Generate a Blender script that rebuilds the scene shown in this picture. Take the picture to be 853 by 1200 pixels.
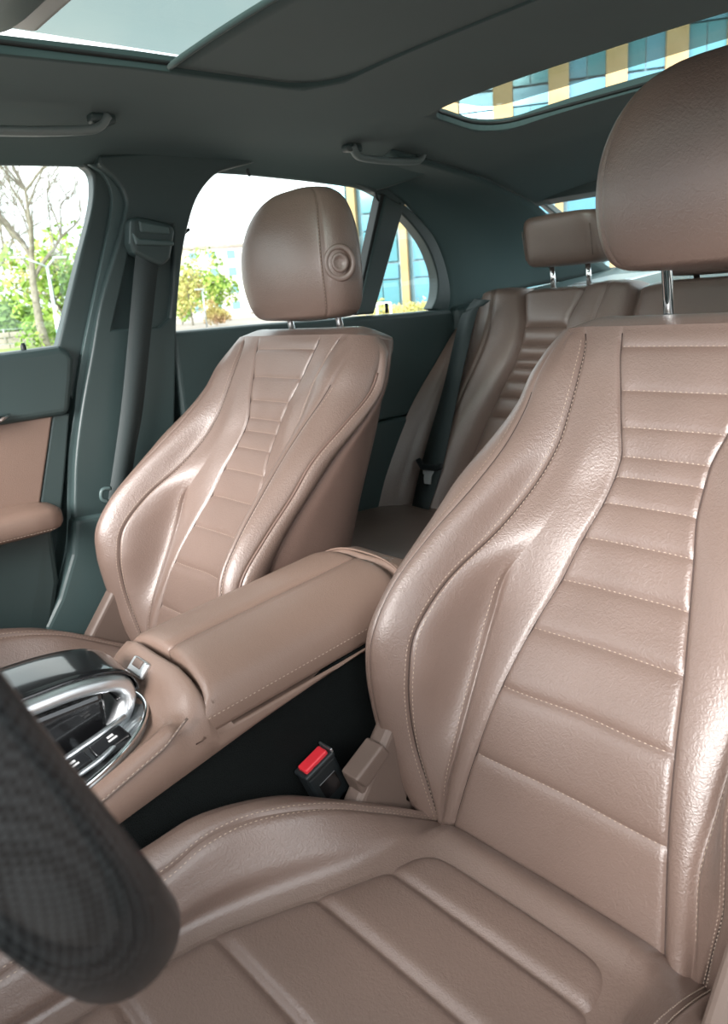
import bpy, bmesh, math, random
import numpy as np
from mathutils import Vector, noise

# ------------------------------------------------------------------ clear
for o in list(bpy.data.objects):
    bpy.data.objects.remove(o, do_unlink=True)
scene = bpy.context.scene
COL = scene.collection
random.seed(7)
rng = np.random.default_rng(11)

# ------------------------------------------------------------------ camera
# x: across the car (driver side +), y: towards the rear, z: up, cabin floor z = 0
W_PX, H_PX, F_PX = 853, 1200, 900.0
YAW, PITCH, ROLL = math.radians(49.69), math.radians(15.5), math.radians(4.305)
CAM = np.array([.7804, 0.0, .926])
_f = np.array([-math.sin(YAW)*math.cos(PITCH), math.cos(YAW)*math.cos(PITCH), -math.sin(PITCH)])
_r = np.array([math.cos(YAW), math.sin(YAW), 0.0])
_d = np.cross(_f, _r)
_c, _s = math.cos(ROLL), math.sin(ROLL)
CR, CD = _c*_r + _s*_d, -_s*_r + _c*_d
CF = _f
cam_data = bpy.data.cameras.new('camera')
cam = bpy.data.objects.new('camera', cam_data)
COL.objects.link(cam)
from mathutils import Matrix
M = Matrix.Identity(4)
for i in range(3):
    M[i][0], M[i][1], M[i][2], M[i][3] = CR[i], -CD[i], -CF[i], CAM[i]
cam.matrix_world = M
cam_data.sensor_fit = 'VERTICAL'
cam_data.sensor_height = 24.0
cam_data.lens = 24.0 * F_PX / H_PX
cam_data.clip_start = 0.02
cam_data.clip_end = 2000
cam_data.dof.use_dof = True
cam_data.dof.focus_distance = 1.05
cam_data.dof.aperture_fstop = 6.5
scene.camera = cam

def ray(px, py):
    return CR*((px-W_PX/2)/F_PX) + CD*((py-H_PX/2)/F_PX) + CF
def A(px, py, ax, v):
    """point where the line of sight through a pixel meets the plane ax = v"""
    d = ray(px, py); i = 'xyz'.index(ax)
    return CAM + d*((v-CAM[i])/d[i])
def AP(px, py, p0, n):
    d = ray(px, py); p0 = np.array(p0, float); n = np.array(n, float)
    return CAM + d*(((p0-CAM)@n)/(d@n))

# ------------------------------------------------------------------ world, sun, exposure
world = bpy.data.worlds.new('sky_world'); scene.world = world; world.use_nodes = True
nt = world.node_tree; nt.nodes.clear()
wo = nt.nodes.new('ShaderNodeOutputWorld'); wb = nt.nodes.new('ShaderNodeBackground')
tc = nt.nodes.new('ShaderNodeTexCoord'); ns = nt.nodes.new('ShaderNodeTexNoise'); rp = nt.nodes.new('ShaderNodeValToRGB')
ns.inputs['Scale'].default_value = 2.6; ns.inputs['Detail'].default_value = 5; ns.inputs['Roughness'].default_value = .55
rp.color_ramp.elements[0].position = .36; rp.color_ramp.elements[0].color = (.74, .84, .90, 1)
rp.color_ramp.elements[1].position = .60; rp.color_ramp.elements[1].color = (1, 1, 1, 1)
nt.links.new(tc.outputs['Generated'], ns.inputs['Vector']); nt.links.new(ns.outputs['Fac'], rp.inputs['Fac'])
nt.links.new(rp.outputs['Color'], wb.inputs['Color']); wb.inputs['Strength'].default_value = 2.05
nt.links.new(wb.outputs[0], wo.inputs[0])
sun_d = bpy.data.lights.new('sun', 'SUN'); sun_d.energy = 6.6; sun_d.angle = math.radians(34); sun_d.color = (1, .97, .94)
sun = bpy.data.objects.new('sun', sun_d); COL.objects.link(sun)
sun.rotation_euler = Vector((-.32, .85, -.40)).to_track_quat('-Z', 'Y').to_euler()
vs = scene.view_settings
vs.view_transform = 'Standard'; vs.look = 'None'; vs.exposure = 0.66; vs.gamma = 1.0; vs.use_curve_mapping = False

# ------------------------------------------------------------------ materials
def mat(name, col, rough=.5, metal=0.0, bump=None, spec=.5, coat=0.0, var=None, sheen=0.0):
    m = bpy.data.materials.new(name); m.use_nodes = True
    n = m.node_tree; b = n.nodes['Principled BSDF']
    b.inputs['Base Color'].default_value = (*col, 1)
    b.inputs['Roughness'].default_value = rough; b.inputs['Metallic'].default_value = metal
    b.inputs['Specular IOR Level'].default_value = spec
    b.inputs['Coat Weight'].default_value = coat; b.inputs['Coat Roughness'].default_value = .30
    b.inputs['Sheen Weight'].default_value = sheen
    tcn = n.nodes.new('ShaderNodeTexCoord')
    if var:
        nz = n.nodes.new('ShaderNodeTexNoise'); nz.inputs['Scale'].default_value = var[0]; nz.inputs['Detail'].default_value = 4
        mx = n.nodes.new('ShaderNodeValToRGB')
        k = var[1]
        mx.color_ramp.elements[0].position = .3; mx.color_ramp.elements[1].position = .7
        mx.color_ramp.elements[0].color = (*[c*(1-k) for c in col], 1)
        mx.color_ramp.elements[1].color = (*[min(1, c*(1+k)) for c in col], 1)
        n.links.new(tcn.outputs['Object'], nz.inputs['Vector']); n.links.new(nz.outputs['Fac'], mx.inputs['Fac'])
        n.links.new(mx.outputs['Color'], b.inputs['Base Color'])
    if bump:
        kind, sc, st, dist = bump
        if kind == 'voronoi':
            t = n.nodes.new('ShaderNodeTexVoronoi'); t.inputs['Scale'].default_value = sc; o = t.outputs['Distance']
            nz = n.nodes.new('ShaderNodeTexNoise'); nz.inputs['Scale'].default_value = sc*.35; nz.inputs['Detail'].default_value = 3
            mp = n.nodes.new('ShaderNodeMixRGB'); mp.inputs[0].default_value = .012
            n.links.new(tcn.outputs['Object'], nz.inputs['Vector'])
            n.links.new(tcn.outputs['Object'], mp.inputs[1]); n.links.new(nz.outputs['Color'], mp.inputs[2])
            n.links.new(mp.outputs[0], t.inputs['Vector'])
        else:
            t = n.nodes.new('ShaderNodeTexNoise'); t.inputs['Scale'].default_value = sc; t.inputs['Detail'].default_value = 3; o = t.outputs['Fac']
            n.links.new(tcn.outputs['Object'], t.inputs['Vector'])
        bp = n.nodes.new('ShaderNodeBump'); bp.inputs['Strength'].default_value = st; bp.inputs['Distance'].default_value = dist
        n.links.new(o, bp.inputs['Height']); n.links.new(bp.outputs[0], b.inputs['Normal'])
    return m
LEATHER = mat('brown_leather', (.180, .121, .098), .43, bump=('voronoi', 360, .34, .0010), var=(9, .05), spec=1.0, coat=.22)
LEATHER_VINYL = mat('brown_vinyl', (.165, .105, .085), .45, bump=('voronoi', 520, .22, .0008), var=(7, .04))
LEATHER_SMOOTH = mat('brown_console_leather', (.225, .150, .118), .40, bump=('voronoi', 480, .25, .0008), var=(8, .04))
BROWN_PLASTIC = mat('brown_plastic', (.160, .115, .095), .5, bump=('noise', 600, .3, .0006))
THREAD = mat('cream_thread', (.46, .36, .29), .7)
TRIM = mat('haze_tinted_dark_plastic', (.042, .066, .066), .42, bump=('voronoi', 700, .15, .0005), var=(5, .06))  # teal tint and extra lightness stand in for lens haze
TRIM_L = mat('haze_tinted_trim_plastic', (.074, .115, .115), .40, bump=('voronoi', 700, .12, .0005))  # lighter trim piece, same haze tint mixed into its colour
HEADLINER = mat('haze_tinted_headliner_fabric', (.054, .092, .092), .9, bump=('noise', 900, .25, .0006), var=(4, .06), sheen=.15)  # lifted and tinted teal to carry the veiling glare
RUBBER = mat('black_rubber', (.010, .013, .013), .55)
CARPET = mat('black_carpet', (.004, .006, .006), .95, bump=('noise', 700, .9, .003), spec=.2)
WEB = mat('seatbelt_webbing', (.030, .043, .044), .65, bump=('noise', 500, .3, .0008))
BLACKP = mat('black_plastic', (.014, .018, .020), .42, bump=('noise', 800, .2, .0004))
PIANO = mat('gloss_black', (.008, .008, .009), .08, spec=.6, coat=.5)
CHROME = mat('chrome', (.80, .82, .83), .10, 1.0)
SILVER = mat('satin_silver', (.72, .74, .76), .36, 1.0)
HANDLE = mat('highlight_grey_plastic', (.17, .21, .21), .4)  # lighter than the trim, the highlight on the grip is in the colour
BRIGHT = mat('bright_steel', (.82, .83, .84), .35, .4)
SEAMLINE = mat('dark_seam', (.055, .036, .030), .8)
RED = mat('red_button_plastic', (.75, .035, .05), .35)
WHITE_INK = mat('white_marking', (.75, .75, .75), .5)
GRAPHITE = mat('graphite_tray', (.42, .44, .45), .34, .9)

def glassy(name, tint, rough=0.0, refl=.035):
    m = bpy.data.materials.new(name); m.use_nodes = True
    n = m.node_tree; n.nodes.clear()
    out = n.nodes.new('ShaderNodeOutputMaterial'); mix = n.nodes.new('ShaderNodeMixShader')
    tr = n.nodes.new('ShaderNodeBsdfTransparent'); gl = n.nodes.new('ShaderNodeBsdfGlossy')
    tr.inputs['Color'].default_value = (*tint, 1); gl.inputs['Roughness'].default_value = rough
    mix.inputs[0].default_value = refl; n.links.new(tr.outputs[0], mix.inputs[1]); n.links.new(gl.outputs[0], mix.inputs[2])
    n.links.new(mix.outputs[0], out.inputs[0])
    return m
GLASS_CLEAR = glassy('side_window_glass', (.93, .97, .96))
GLASS_TINT = glassy('tinted_roof_glass', (.44, .485, .465))
GLASS_REAR = glassy('rear_window_glass', (.93, .97, .97))

# ------------------------------------------------------------------ helpers
def link(o, parent=None):
    COL.objects.link(o)
    if parent is not None: o.parent = parent
    return o
def meshobj(name, verts, faces, m, parent=None, smooth=True):
    me = bpy.data.meshes.new(name)
    me.from_pydata([tuple(map(float, v)) for v in verts], [], [tuple(map(int, f)) for f in faces])
    me.validate(); me.update()
    if smooth: me.polygons.foreach_set('use_smooth', [True]*len(me.polygons))
    me.materials.append(m)
    return link(bpy.data.objects.new(name, me), parent)
def tag(o, label, cat, group=None, kind=None):
    if label: o['label'] = label
    if cat: o['category'] = cat
    if group: o['group'] = group
    if kind: o['kind'] = kind
    return o
def structure(o, label=None):
    o['kind'] = 'structure'
    if label: o['label'] = label
    return o
def empty(name, loc=(0, 0, 0)):
    o = bpy.data.objects.new(name, None); o.empty_display_size = .05
    COL.objects.link(o); o.location = loc
    return o
def copy_tree(o, parent=None):
    c = o.copy(); COL.objects.link(c); c.parent = parent
    for ch in list(o.children): copy_tree(ch, c)
    return c
def gridfaces(nu, nv, closed_u=False, closed_v=False):
    F = []
    for i in range(nu if closed_u else nu-1):
        for j in range(nv if closed_v else nv-1):
            i2, j2 = (i+1) % nu, (j+1) % nv
            F.append((i*nv+j, i*nv+j2, i2*nv+j2, i2*nv+j))
    return F
def gridobj(name, P, m, parent=None, flip=False, closed_u=False, closed_v=False, thick=0, smooth=True):
    P = np.asarray(P, float); nu, nv = P.shape[:2]
    F = gridfaces(nu, nv, closed_u, closed_v)
    if flip: F = [f[::-1] for f in F]
    o = meshobj(name, P.reshape(-1, 3), F, m, parent, smooth)
    if thick:
        md = o.modifiers.new('thickness', 'SOLIDIFY'); md.thickness = thick; md.offset = -1
    return o
def bevel(o, w=.004, seg=3, ang=35):
    b = o.modifiers.new('bevel', 'BEVEL'); b.width = w; b.segments = seg; b.limit_method = 'ANGLE'; b.angle_limit = math.radians(ang)
    b.harden_normals = False
    return o
def catmull(pts, n, closed=False):
    """n samples per span through pts (centripetal-ish, plain Catmull-Rom)"""
    pts = np.asarray(pts, float); N = len(pts); out = []
    rngs = range(N if closed else N-1)
    for i in rngs:
        if closed: p0, p1, p2, p3 = pts[i-1], pts[i], pts[(i+1) % N], pts[(i+2) % N]
        else:
            p1, p2 = pts[i], pts[i+1]
            p0 = pts[i-1] if i else 2*p1-p2
            p3 = pts[i+2] if i+2 < N else 2*p2-p1
        for t in np.linspace(0, 1, n, endpoint=False):
            out.append(.5*((2*p1)+(p2-p0)*t+(2*p0-5*p1+4*p2-p3)*t*t+(3*p1-p0-3*p2+p3)*t**3))
    if not closed: out.append(pts[-1])
    return np.array(out)
def resample(pts, step=None, n=None):
    pts = np.asarray(pts, float)
    L = np.concatenate([[0], np.cumsum(np.linalg.norm(np.diff(pts, axis=0), axis=1))])
    if n is None: n = max(2, int(L[-1]/step)+1)
    t = np.linspace(0, L[-1], n)
    return np.stack([np.interp(t, L, pts[:, k]) for k in range(pts.shape[1])], 1)
def tube(name, pts, r, m, parent=None, seg=12, cap=True, sx=1.0):
    pts = np.asarray(pts, float); n = len(pts)
    rr = np.full(n, r) if np.isscalar(r) else np.asarray(r, float)
    T = np.gradient(pts, axis=0); T /= np.linalg.norm(T, axis=1)[:, None]
    up = np.array([0, 0, 1.]) if abs(T[0][2]) < .9 else np.array([1., 0, 0])
    V = []; u = up
    for i in range(n):
        u = u - (u@T[i])*T[i]; u /= np.linalg.norm(u); v = np.cross(T[i], u)
        for k in range(seg):
            a = 2*math.pi*k/seg
            V.append(pts[i]+rr[i]*(math.cos(a)*u*sx+math.sin(a)*v))
    F = gridfaces(n, seg, False, True)
    if cap: F += [tuple(range(seg))[::-1], tuple(range((n-1)*seg, n*seg))]
    return meshobj(name, V, F, m, parent)
def prism(name, outline, off, m, parent=None, bev=.003, smooth=False, seg=3):
    """closed outline (3D points in one plane) extruded by the vector off"""
    P = np.asarray(outline, float); n = len(P); off = np.asarray(off, float)
    V = list(P)+list(P+off)
    nrm = np.zeros(3)
    for i in range(n): nrm += np.cross(P[i]-P[0], P[(i+1) % n]-P[0])
    F = [tuple(range(n)), tuple(range(2*n-1, n-1, -1))]
    F += [(i, i+n, (i+1) % n+n, (i+1) % n) for i in range(n)]
    if nrm@off > 0: F = [f[::-1] for f in F]
    o = meshobj(name, V, F, m, parent, smooth)
    if bev: bevel(o, bev, seg)
    return o
def box(name, c, size, m, parent=None, bev=.003, axes=None):
    c = np.array(c, float); s = np.array(size, float)/2
    ax = np.eye(3) if axes is None else np.array(axes, float)
    V = [c+ax[0]*s[0]*a+ax[1]*s[1]*b+ax[2]*s[2]*d for a in (-1, 1) for b in (-1, 1) for d in (-1, 1)]
    F = [(0, 1, 3, 2), (4, 6, 7, 5), (0, 4, 5, 1), (2, 3, 7, 6), (0, 2, 6, 4), (1, 5, 7, 3)]
    o = meshobj(name, V, F, m, parent, False)
    if bev: bevel(o, bev)
    return o
def ribbon_strip(name, L, R, m, parent=None, thick=.0015):
    P = np.stack([np.asarray(L, float), np.asarray(R, float)], 1)
    return gridobj(name, P, m, parent, thick=thick)
class Stitch:
    def __init__(s): s.V = []; s.F = []
    def run(s, pts, nrm, length=.0036, gap=.0022, w=.0009, h=.0007, lift=.0006):
        pts = np.asarray(pts, float); nrm = np.asarray(nrm, float)
        L = np.concatenate([[0], np.cumsum(np.linalg.norm(np.diff(pts, axis=0), axis=1))])
        t = 0
        f = lambda q: np.array([np.interp(q, L, pts[:, k]) for k in range(3)])
        g = lambda q: np.array([np.interp(q, L, nrm[:, k]) for k in range(3)])
        while t+length < L[-1]:
            a, b = f(t), f(t+length); n = g(t+length/2); n = n/np.linalg.norm(n)
            d = b-a; d = d/np.linalg.norm(d); sd = np.cross(n, d)
            i = len(s.V); m_ = (a+b)/2
            a = a+n*lift; b = b+n*lift; m_ = m_+n*(lift+h)
            s.V += [a, m_-d*length*.22-sd*w/2, m_+d*length*.22-sd*w/2, b, m_+d*length*.22+sd*w/2, m_-d*length*.22+sd*w/2]
            s.F += [(i, i+1, i+5), (i+1, i+2, i+4, i+5), (i+2, i+3, i+4)]
            t += length+gap
    def build(s, name, parent, m=None):
        o = meshobj(name, s.V, s.F, m or THREAD, parent, False); o['kind'] = 'stuff'; return o
SWC = (.37, .04, .785); SWT = 22

# ================================================================== front seats
def hermite(xs, ys, x):
    xs = np.asarray(xs, float); ys = np.asarray(ys, float); x = np.clip(x, xs[0], xs[-1])
    h = np.diff(xs); d = np.diff(ys)/h; m = np.zeros_like(ys)
    m[1:-1] = (d[:-1]*h[1:]+d[1:]*h[:-1])/(h[:-1]+h[1:]); m[0] = d[0]; m[-1] = d[-1]
    i = np.clip(np.searchsorted(xs, x, side='right')-1, 0, len(h)-1)
    t = (x-xs[i])/h[i]
    return (ys[i]*(1+2*t)*(1-t)**2+h[i]*m[i]*t*(1-t)**2+ys[i+1]*t*t*(3-2*t)+h[i]*m[i+1]*t*t*(t-1))
BK = {  # key lines of the backrest, half of it: z, x offset, y  (measured off both front seats)
 1: [(.29,.136,.556),(.33,.130,.566),(.409,.117,.590),(.487,.104,.624),(.549,.090,.664),(.600,.075,.700),(.646,.064,.727),(.683,.054,.751),(.710,.051,.770),(.731,.051,.782),(.762,.060,.796),(.801,.074,.817),(.849,.089,.841),(.872,.094,.855)],
 2: [(.29,.158,.562),(.33,.155,.570),(.36,.152,.575),(.40,.147,.587),(.45,.148,.613),(.50,.149,.640),(.55,.147,.664),(.60,.139,.683),(.65,.112,.713),(.70,.096,.748),(.74,.090,.772),(.78,.098,.797),(.82,.108,.823),(.85,.113,.840),(.872,.118,.855)],
 3: [(.29,.165,.572),(.33,.171,.567),(.36,.176,.563),(.40,.183,.558),(.45,.185,.553),(.50,.184,.554),(.55,.185,.571),(.60,.178,.622),(.65,.155,.690),(.70,.137,.741),(.74,.127,.768),(.78,.127,.792),(.82,.131,.818),(.85,.138,.841),(.872,.148,.858)],
 4: [(.29,.188,.566),(.33,.204,.555),(.36,.213,.549),(.40,.222,.541),(.45,.225,.533),(.50,.225,.529),(.55,.221,.535),(.60,.218,.569),(.65,.206,.623),(.70,.189,.685),(.74,.181,.734),(.78,.182,.778),(.82,.186,.812),(.85,.184,.843),(.872,.176,.863)],
 5: [(.29,.205,.585),(.33,.222,.572),(.36,.230,.565),(.40,.238,.557),(.45,.242,.549),(.50,.243,.545),(.55,.242,.556),(.60,.240,.604),(.65,.238,.660),(.70,.235,.712),(.74,.231,.777),(.78,.227,.838),(.82,.222,.866),(.85,.212,.879),(.872,.197,.886)],
 6: [(.29,.205,.620),(.36,.222,.600),(.40,.230,.594),(.45,.236,.590),(.50,.240,.594),(.55,.241,.610),(.60,.241,.648),(.65,.241,.700),(.70,.240,.758),(.74,.238,.815),(.78,.233,.864),(.82,.226,.884),(.85,.214,.895),(.872,.196,.900)],
 7: [(.29,.200,.715),(.36,.205,.735),(.45,.210,.760),(.524,.214,.783),(.60,.215,.808),(.67,.215,.837),(.75,.212,.872),(.82,.204,.905),(.85,.198,.922),(.872,.186,.931)],
}
ZTOP = .872
def key_points(r):
    """r: array of row values (z up to ZTOP, then ZTOP..ZTOP+1 over the top) -> (n, 9, 3)"""
    r = np.asarray(r, float); z = np.minimum(r, ZTOP); u = np.clip(r-ZTOP, 0, 1)
    K = np.zeros((len(r), 9, 3))
    for k, tab in BK.items():
        t = np.array(tab)
        K[:, k, 0] = hermite(t[:, 0], t[:, 1], z); K[:, k, 1] = hermite(t[:, 0], t[:, 2], z); K[:, k, 2] = z
    K[:, 0] = K[:, 1]; K[:, 0, 0] = 0; K[:, 0, 1] += .003
    K[:, 8] = K[:, 7]; K[:, 8, 0] = 0; K[:, 8, 1] += .025
    for k in range(9):
        drop = {4: .002, 5: .007, 6: .012, 7: .015}.get(k, 0)
        s = np.clip((z-.80)/(ZTOP-.80), 0, 1)
        K[:, k, 2] -= drop*s*s
        ty = np.maximum({5: .925}.get(k, .945), K[:, k, 1]) if k < 6 else K[:, k, 1]; tx = K[:, k, 0]*.97; tz = .862-drop
        K[:, k, 0] += (tx-K[:, k, 0])*u; K[:, k, 1] += (ty-K[:, k, 1])*u
        K[:, k, 2] += (tz-K[:, k, 2])*u + .014*np.sin(np.pi*u)*(1 if k < 4 else .5 if k == 4 else 0)
    return K
def base_surf(r, c):
    K = key_points(r); n = len(r)
    c = np.clip(np.asarray(c, float), 0, 8)
    # mirrored phantom at the centre, chord-length tangents
    Pm = K[:, 1].copy(); Pm[:, 0] *= -1
    Pe = K[:, 7].copy(); Pe[:, 0] *= -1
    Q = np.concatenate([Pm[:, None], K, Pe[:, None]], 1)
    h = np.maximum(np.linalg.norm(np.diff(Q, axis=1), axis=2), 1e-4)
    d = np.diff(Q, axis=1)/h[..., None]
    m = (d[:, :-1]*h[:, 1:, None]+d[:, 1:]*h[:, :-1, None])/(h[:, :-1]+h[:, 1:])[..., None]   # tangents at K
    i = np.minimum(c.astype(int), 7); t = (c-i)[None, :, None]
    p0, p1 = K[:, i], K[:, i+1]; m0, m1 = m[:, i], m[:, i+1]; hh = h[:, i+1][..., None]
    P = p0*(1+2*t)*(1-t)**2+hh*m0*t*(1-t)**2+p1*t*t*(3-2*t)+hh*m1*t*t*(t-1)
    return P, h[:, 1:-1]
STZ = [.409, .487, .549, .600, .646, .683, .710, .731, .762, .801, .849]    # stitched grooves of the centre panel
def smooth(a, b, x):
    t = np.clip((x-a)/(b-a), 0, 1); return t*t*(3-2*t)
def back_surf(r, c):
    """displaced surface and normals for all rows r and columns c"""
    r = np.asarray(r, float); c = np.asarray(c, float)
    P, h = base_surf(r, c); e = 1e-3
    P2, _ = base_surf(r, c+e); P1, _ = base_surf(r, np.maximum(c-e, 0)); Q2, _ = base_surf(r+e, c); Q1, _ = base_surf(r-e, c)
    N = np.cross(P2-P1, Q2-Q1); N /= np.maximum(np.linalg.norm(N, axis=2), 1e-12)[..., None]
    R = r[:, None]; Cc = c[None, :]
    D = np.zeros(P.shape[:2])
    def seam(k, dep, w, fade=None):
        hk = np.where(Cc < k, h[:, max(k-1, 0)][:, None], h[:, min(k, 7)][:, None])
        g = dep*np.exp(-((Cc-k)*hk/w)**2)
        return g if fade is None else g*fade
    D -= seam(1, .0026, .0030); D -= seam(3, .0024, .0024); D -= seam(4, .0020, .0026); D -= seam(5, .0026, .0030)
    D -= seam(6, .0045, .006)
    D -= seam(2, .0040, .0038, 1-smooth(.585, .615, R))
    low = 1-smooth(.60, .70, R)
    b12 = np.where((Cc > 1) & (Cc < 2), np.sin(np.pi*np.clip(Cc-1, 0, 1)), 0)
    b23 = np.where((Cc > 2) & (Cc < 3), np.sin(np.pi*np.clip(Cc-2, 0, 1)), 0)
    b34 = np.where((Cc > 3) & (Cc < 4), np.sin(np.pi*np.clip(Cc-3, 0, 1)), 0)
    b46 = np.where((Cc > 4) & (Cc < 5), np.sin(np.pi*np.clip(Cc-4, 0, 1)), 0)+np.where((Cc > 5) & (Cc < 6), np.sin(np.pi*np.clip(Cc-5, 0, 1)), 0)
    D += b12*(.0050*low)+b23*(.001*low)+b34*.0035+b46*.003
    st = np.array(STZ); dz = np.min(np.abs(R[..., None]-st), axis=2)
    seg = np.interp(R[:, 0], st, np.concatenate([[.06], np.diff(st)]))[:, None]
    inner = (1-smooth(.985, 1.0, Cc))
    D += inner*(np.minimum(.0020, .04*seg)*(1-np.exp(-(dz/.008)**2)) - .0014*np.exp(-(dz/.0022)**2))*np.where(R > ZTOP, np.clip(1-(R-ZTOP)*3, 0, 1), 1)
    D *= np.where(Cc > 3.6, 1-smooth(ZTOP-.075, ZTOP-.005, R), 1-smooth(ZTOP-.016, ZTOP-.001, R))
    return P+N*D[..., None], N
def dense(a, b, n, k=2.2):
    """samples packed near both ends"""
    t = np.linspace(-1, 1, n); t = np.sign(t)*(1-(1-np.abs(t))**k)
    return a+(b-a)*(t+1)/2
def mirror(P):
    Q = P.copy(); Q[..., 0] *= -1; return Q
ZROWS = np.linspace(.29, ZTOP, 131)

def make_headrest(parent, zlift):
    h = empty('headrest'); h.parent = parent; h.location = (0, .905, .897+zlift)
    t = np.array([0, .006, .02, .05, .10, .2, .32, .45, .58, .7, .8, .88, .94, .98, 1.0])
    a = np.array([.085, .098, .108, .118, .125, .131, .134, .1335, .130, .122, .111, .097, .078, .052, .02])
    bf = np.array([.028, .040, .050, .056, .060, .064, .066, .066, .064, .060, .054, .046, .036, .024, .008])
    bb = np.array([.020, .028, .034, .040, .044, .048, .050, .050, .048, .045, .040, .034, .026, .018, .006])
    Hh = .222
    a = a*1.085
    tt = np.concatenate([np.linspace(0, .06, 9)[:-1], np.linspace(.06, .86, 30)[:-1], np.linspace(.86, 1, 16)])
    aa, ff, bb2 = hermite(t, a, tt), hermite(t, bf, tt), hermite(t, bb, tt)
    def section(i, ang):
        ca, sa = math.cos(ang), math.sin(ang); n = 2.7
        x = aa[i]*math.copysign(abs(ca)**(2/n), ca)
        d = ff[i] if sa < 0 else bb2[i]
        y = d*math.copysign(abs(sa)**(2/n), sa)
        # the front face is nearly flat across and rolls round at the sides
        return x, y
    def ring_range(a0, a1, n, name, groove0, groove1):
        P = []
        for i in range(len(tt)):
            row = []
            for j, an in enumerate(dense(a0, a1, n)):
                x, y = section(i, an)
                sc = 1.0
                if tt[i] > .01:
                    e0 = abs(an-a0)*aa[i]*.9; e1 = abs(an-a1)*aa[i]*.9
                    g = (.0035*math.exp(-(e0/.005)**2) if groove0 else 0)+(.0035*math.exp(-(e1/.005)**2) if groove1 else 0)
                    L = math.hypot(x, y); sc = (L-g)/L
                row.append((x*sc, y*sc+.010*(tt[i]-.3)-.012*math.sin(math.pi*tt[i]), tt[i]*Hh))
            P.append(row)
        P = np.array(P)
        return P
    rad = math.radians
    aS = 37       # where the seam between face and side cheek runs
    pieces = [('headrest_face', rad(180+aS), rad(360-aS)), ('headrest_cheek', rad(-aS), rad(62)), ('headrest_back', rad(62), rad(118)), ('headrest_cheek', rad(118), rad(180+aS))]
    body = None; ST = Stitch()
    for nm, a0, a1 in pieces:
        P = ring_range(a0, a1, 40, nm, True, True)
        o = gridobj(nm, P, LEATHER, h)
        if nm == 'headrest_face': 
            for col, sgn in ((0, 1), (-1, -1)):
                line = P[:, 5 if col == 0 else -6][3:-6]
                cen = np.stack([np.zeros(len(line)), np.zeros(len(line)), line[:, 2]], 1)
                ST.run(line, line-cen, length=.0036, gap=.0022)
        body = o
    # underside and crown caps
    for idx, nm in ((0, 'headrest_underside'), (-1, 'headrest_crown')):
        ring = []
        for nm2, a0, a1 in pieces:
            P = ring_range(a0, a1, 40, nm2, True, True); ring += list(P[idx][:-1])
        ring = np.array(ring); c = ring.mean(0); c[2] += (-.004 if idx == 0 else .0015)
        V = list(ring)+[c]; n = len(ring)
        F = [(i, (i+1) % n, n) for i in range(n)]
        if idx == 0: F = [f[::-1] for f in F]
        meshobj(nm, V, F, LEATHER, h)
    ST.build('headrest_stitching', h)
    # adjuster button on the inboard cheek
    def disc(name, prof, m):
        V = []; n = 32; th_ = math.radians(38); dirx = np.array([math.cos(th_), -math.sin(th_), 0.]); sid = np.array([math.sin(th_), math.cos(th_), 0])
        cpos = np.array([.1335*1.085*.955, -.034, .088])-dirx*.002
        for (rad_, hgt) in prof:
            for k in range(n):
                an = 2*math.pi*k/n
                V.append(cpos+dirx*hgt+sid*math.cos(an)*rad_*.9+np.array([0, 0, math.sin(an)])*rad_)
        F = gridfaces(len(prof), n, False, True); F.append(tuple(range((len(prof)-1)*n, len(prof)*n)))
        return meshobj(name, V, F, m, h)
    disc('adjuster_ring', [(.030, -.004), (.030, .004), (.028, .0062), (.022, .0066), (.020, .004), (.019, .0015), (.001, .0015)], LEATHER)
    disc('adjuster_button', [(.016, -.002), (.016, .0075), (.0145, .0088), (.011, .0094), (.010, .0084), (.001, .0084)], LEATHER)
    for s in (-1, 1):
        p = np.array([[s*.0725, -.006, .02], [s*.0725, .004, -.03], [s*.0725, .012, -.085-zlift]])
        p[:, 1] += .010
        o = tube('headrest_post', catmull(p, 6), .0062, CHROME, h, 20)
    return h

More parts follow.
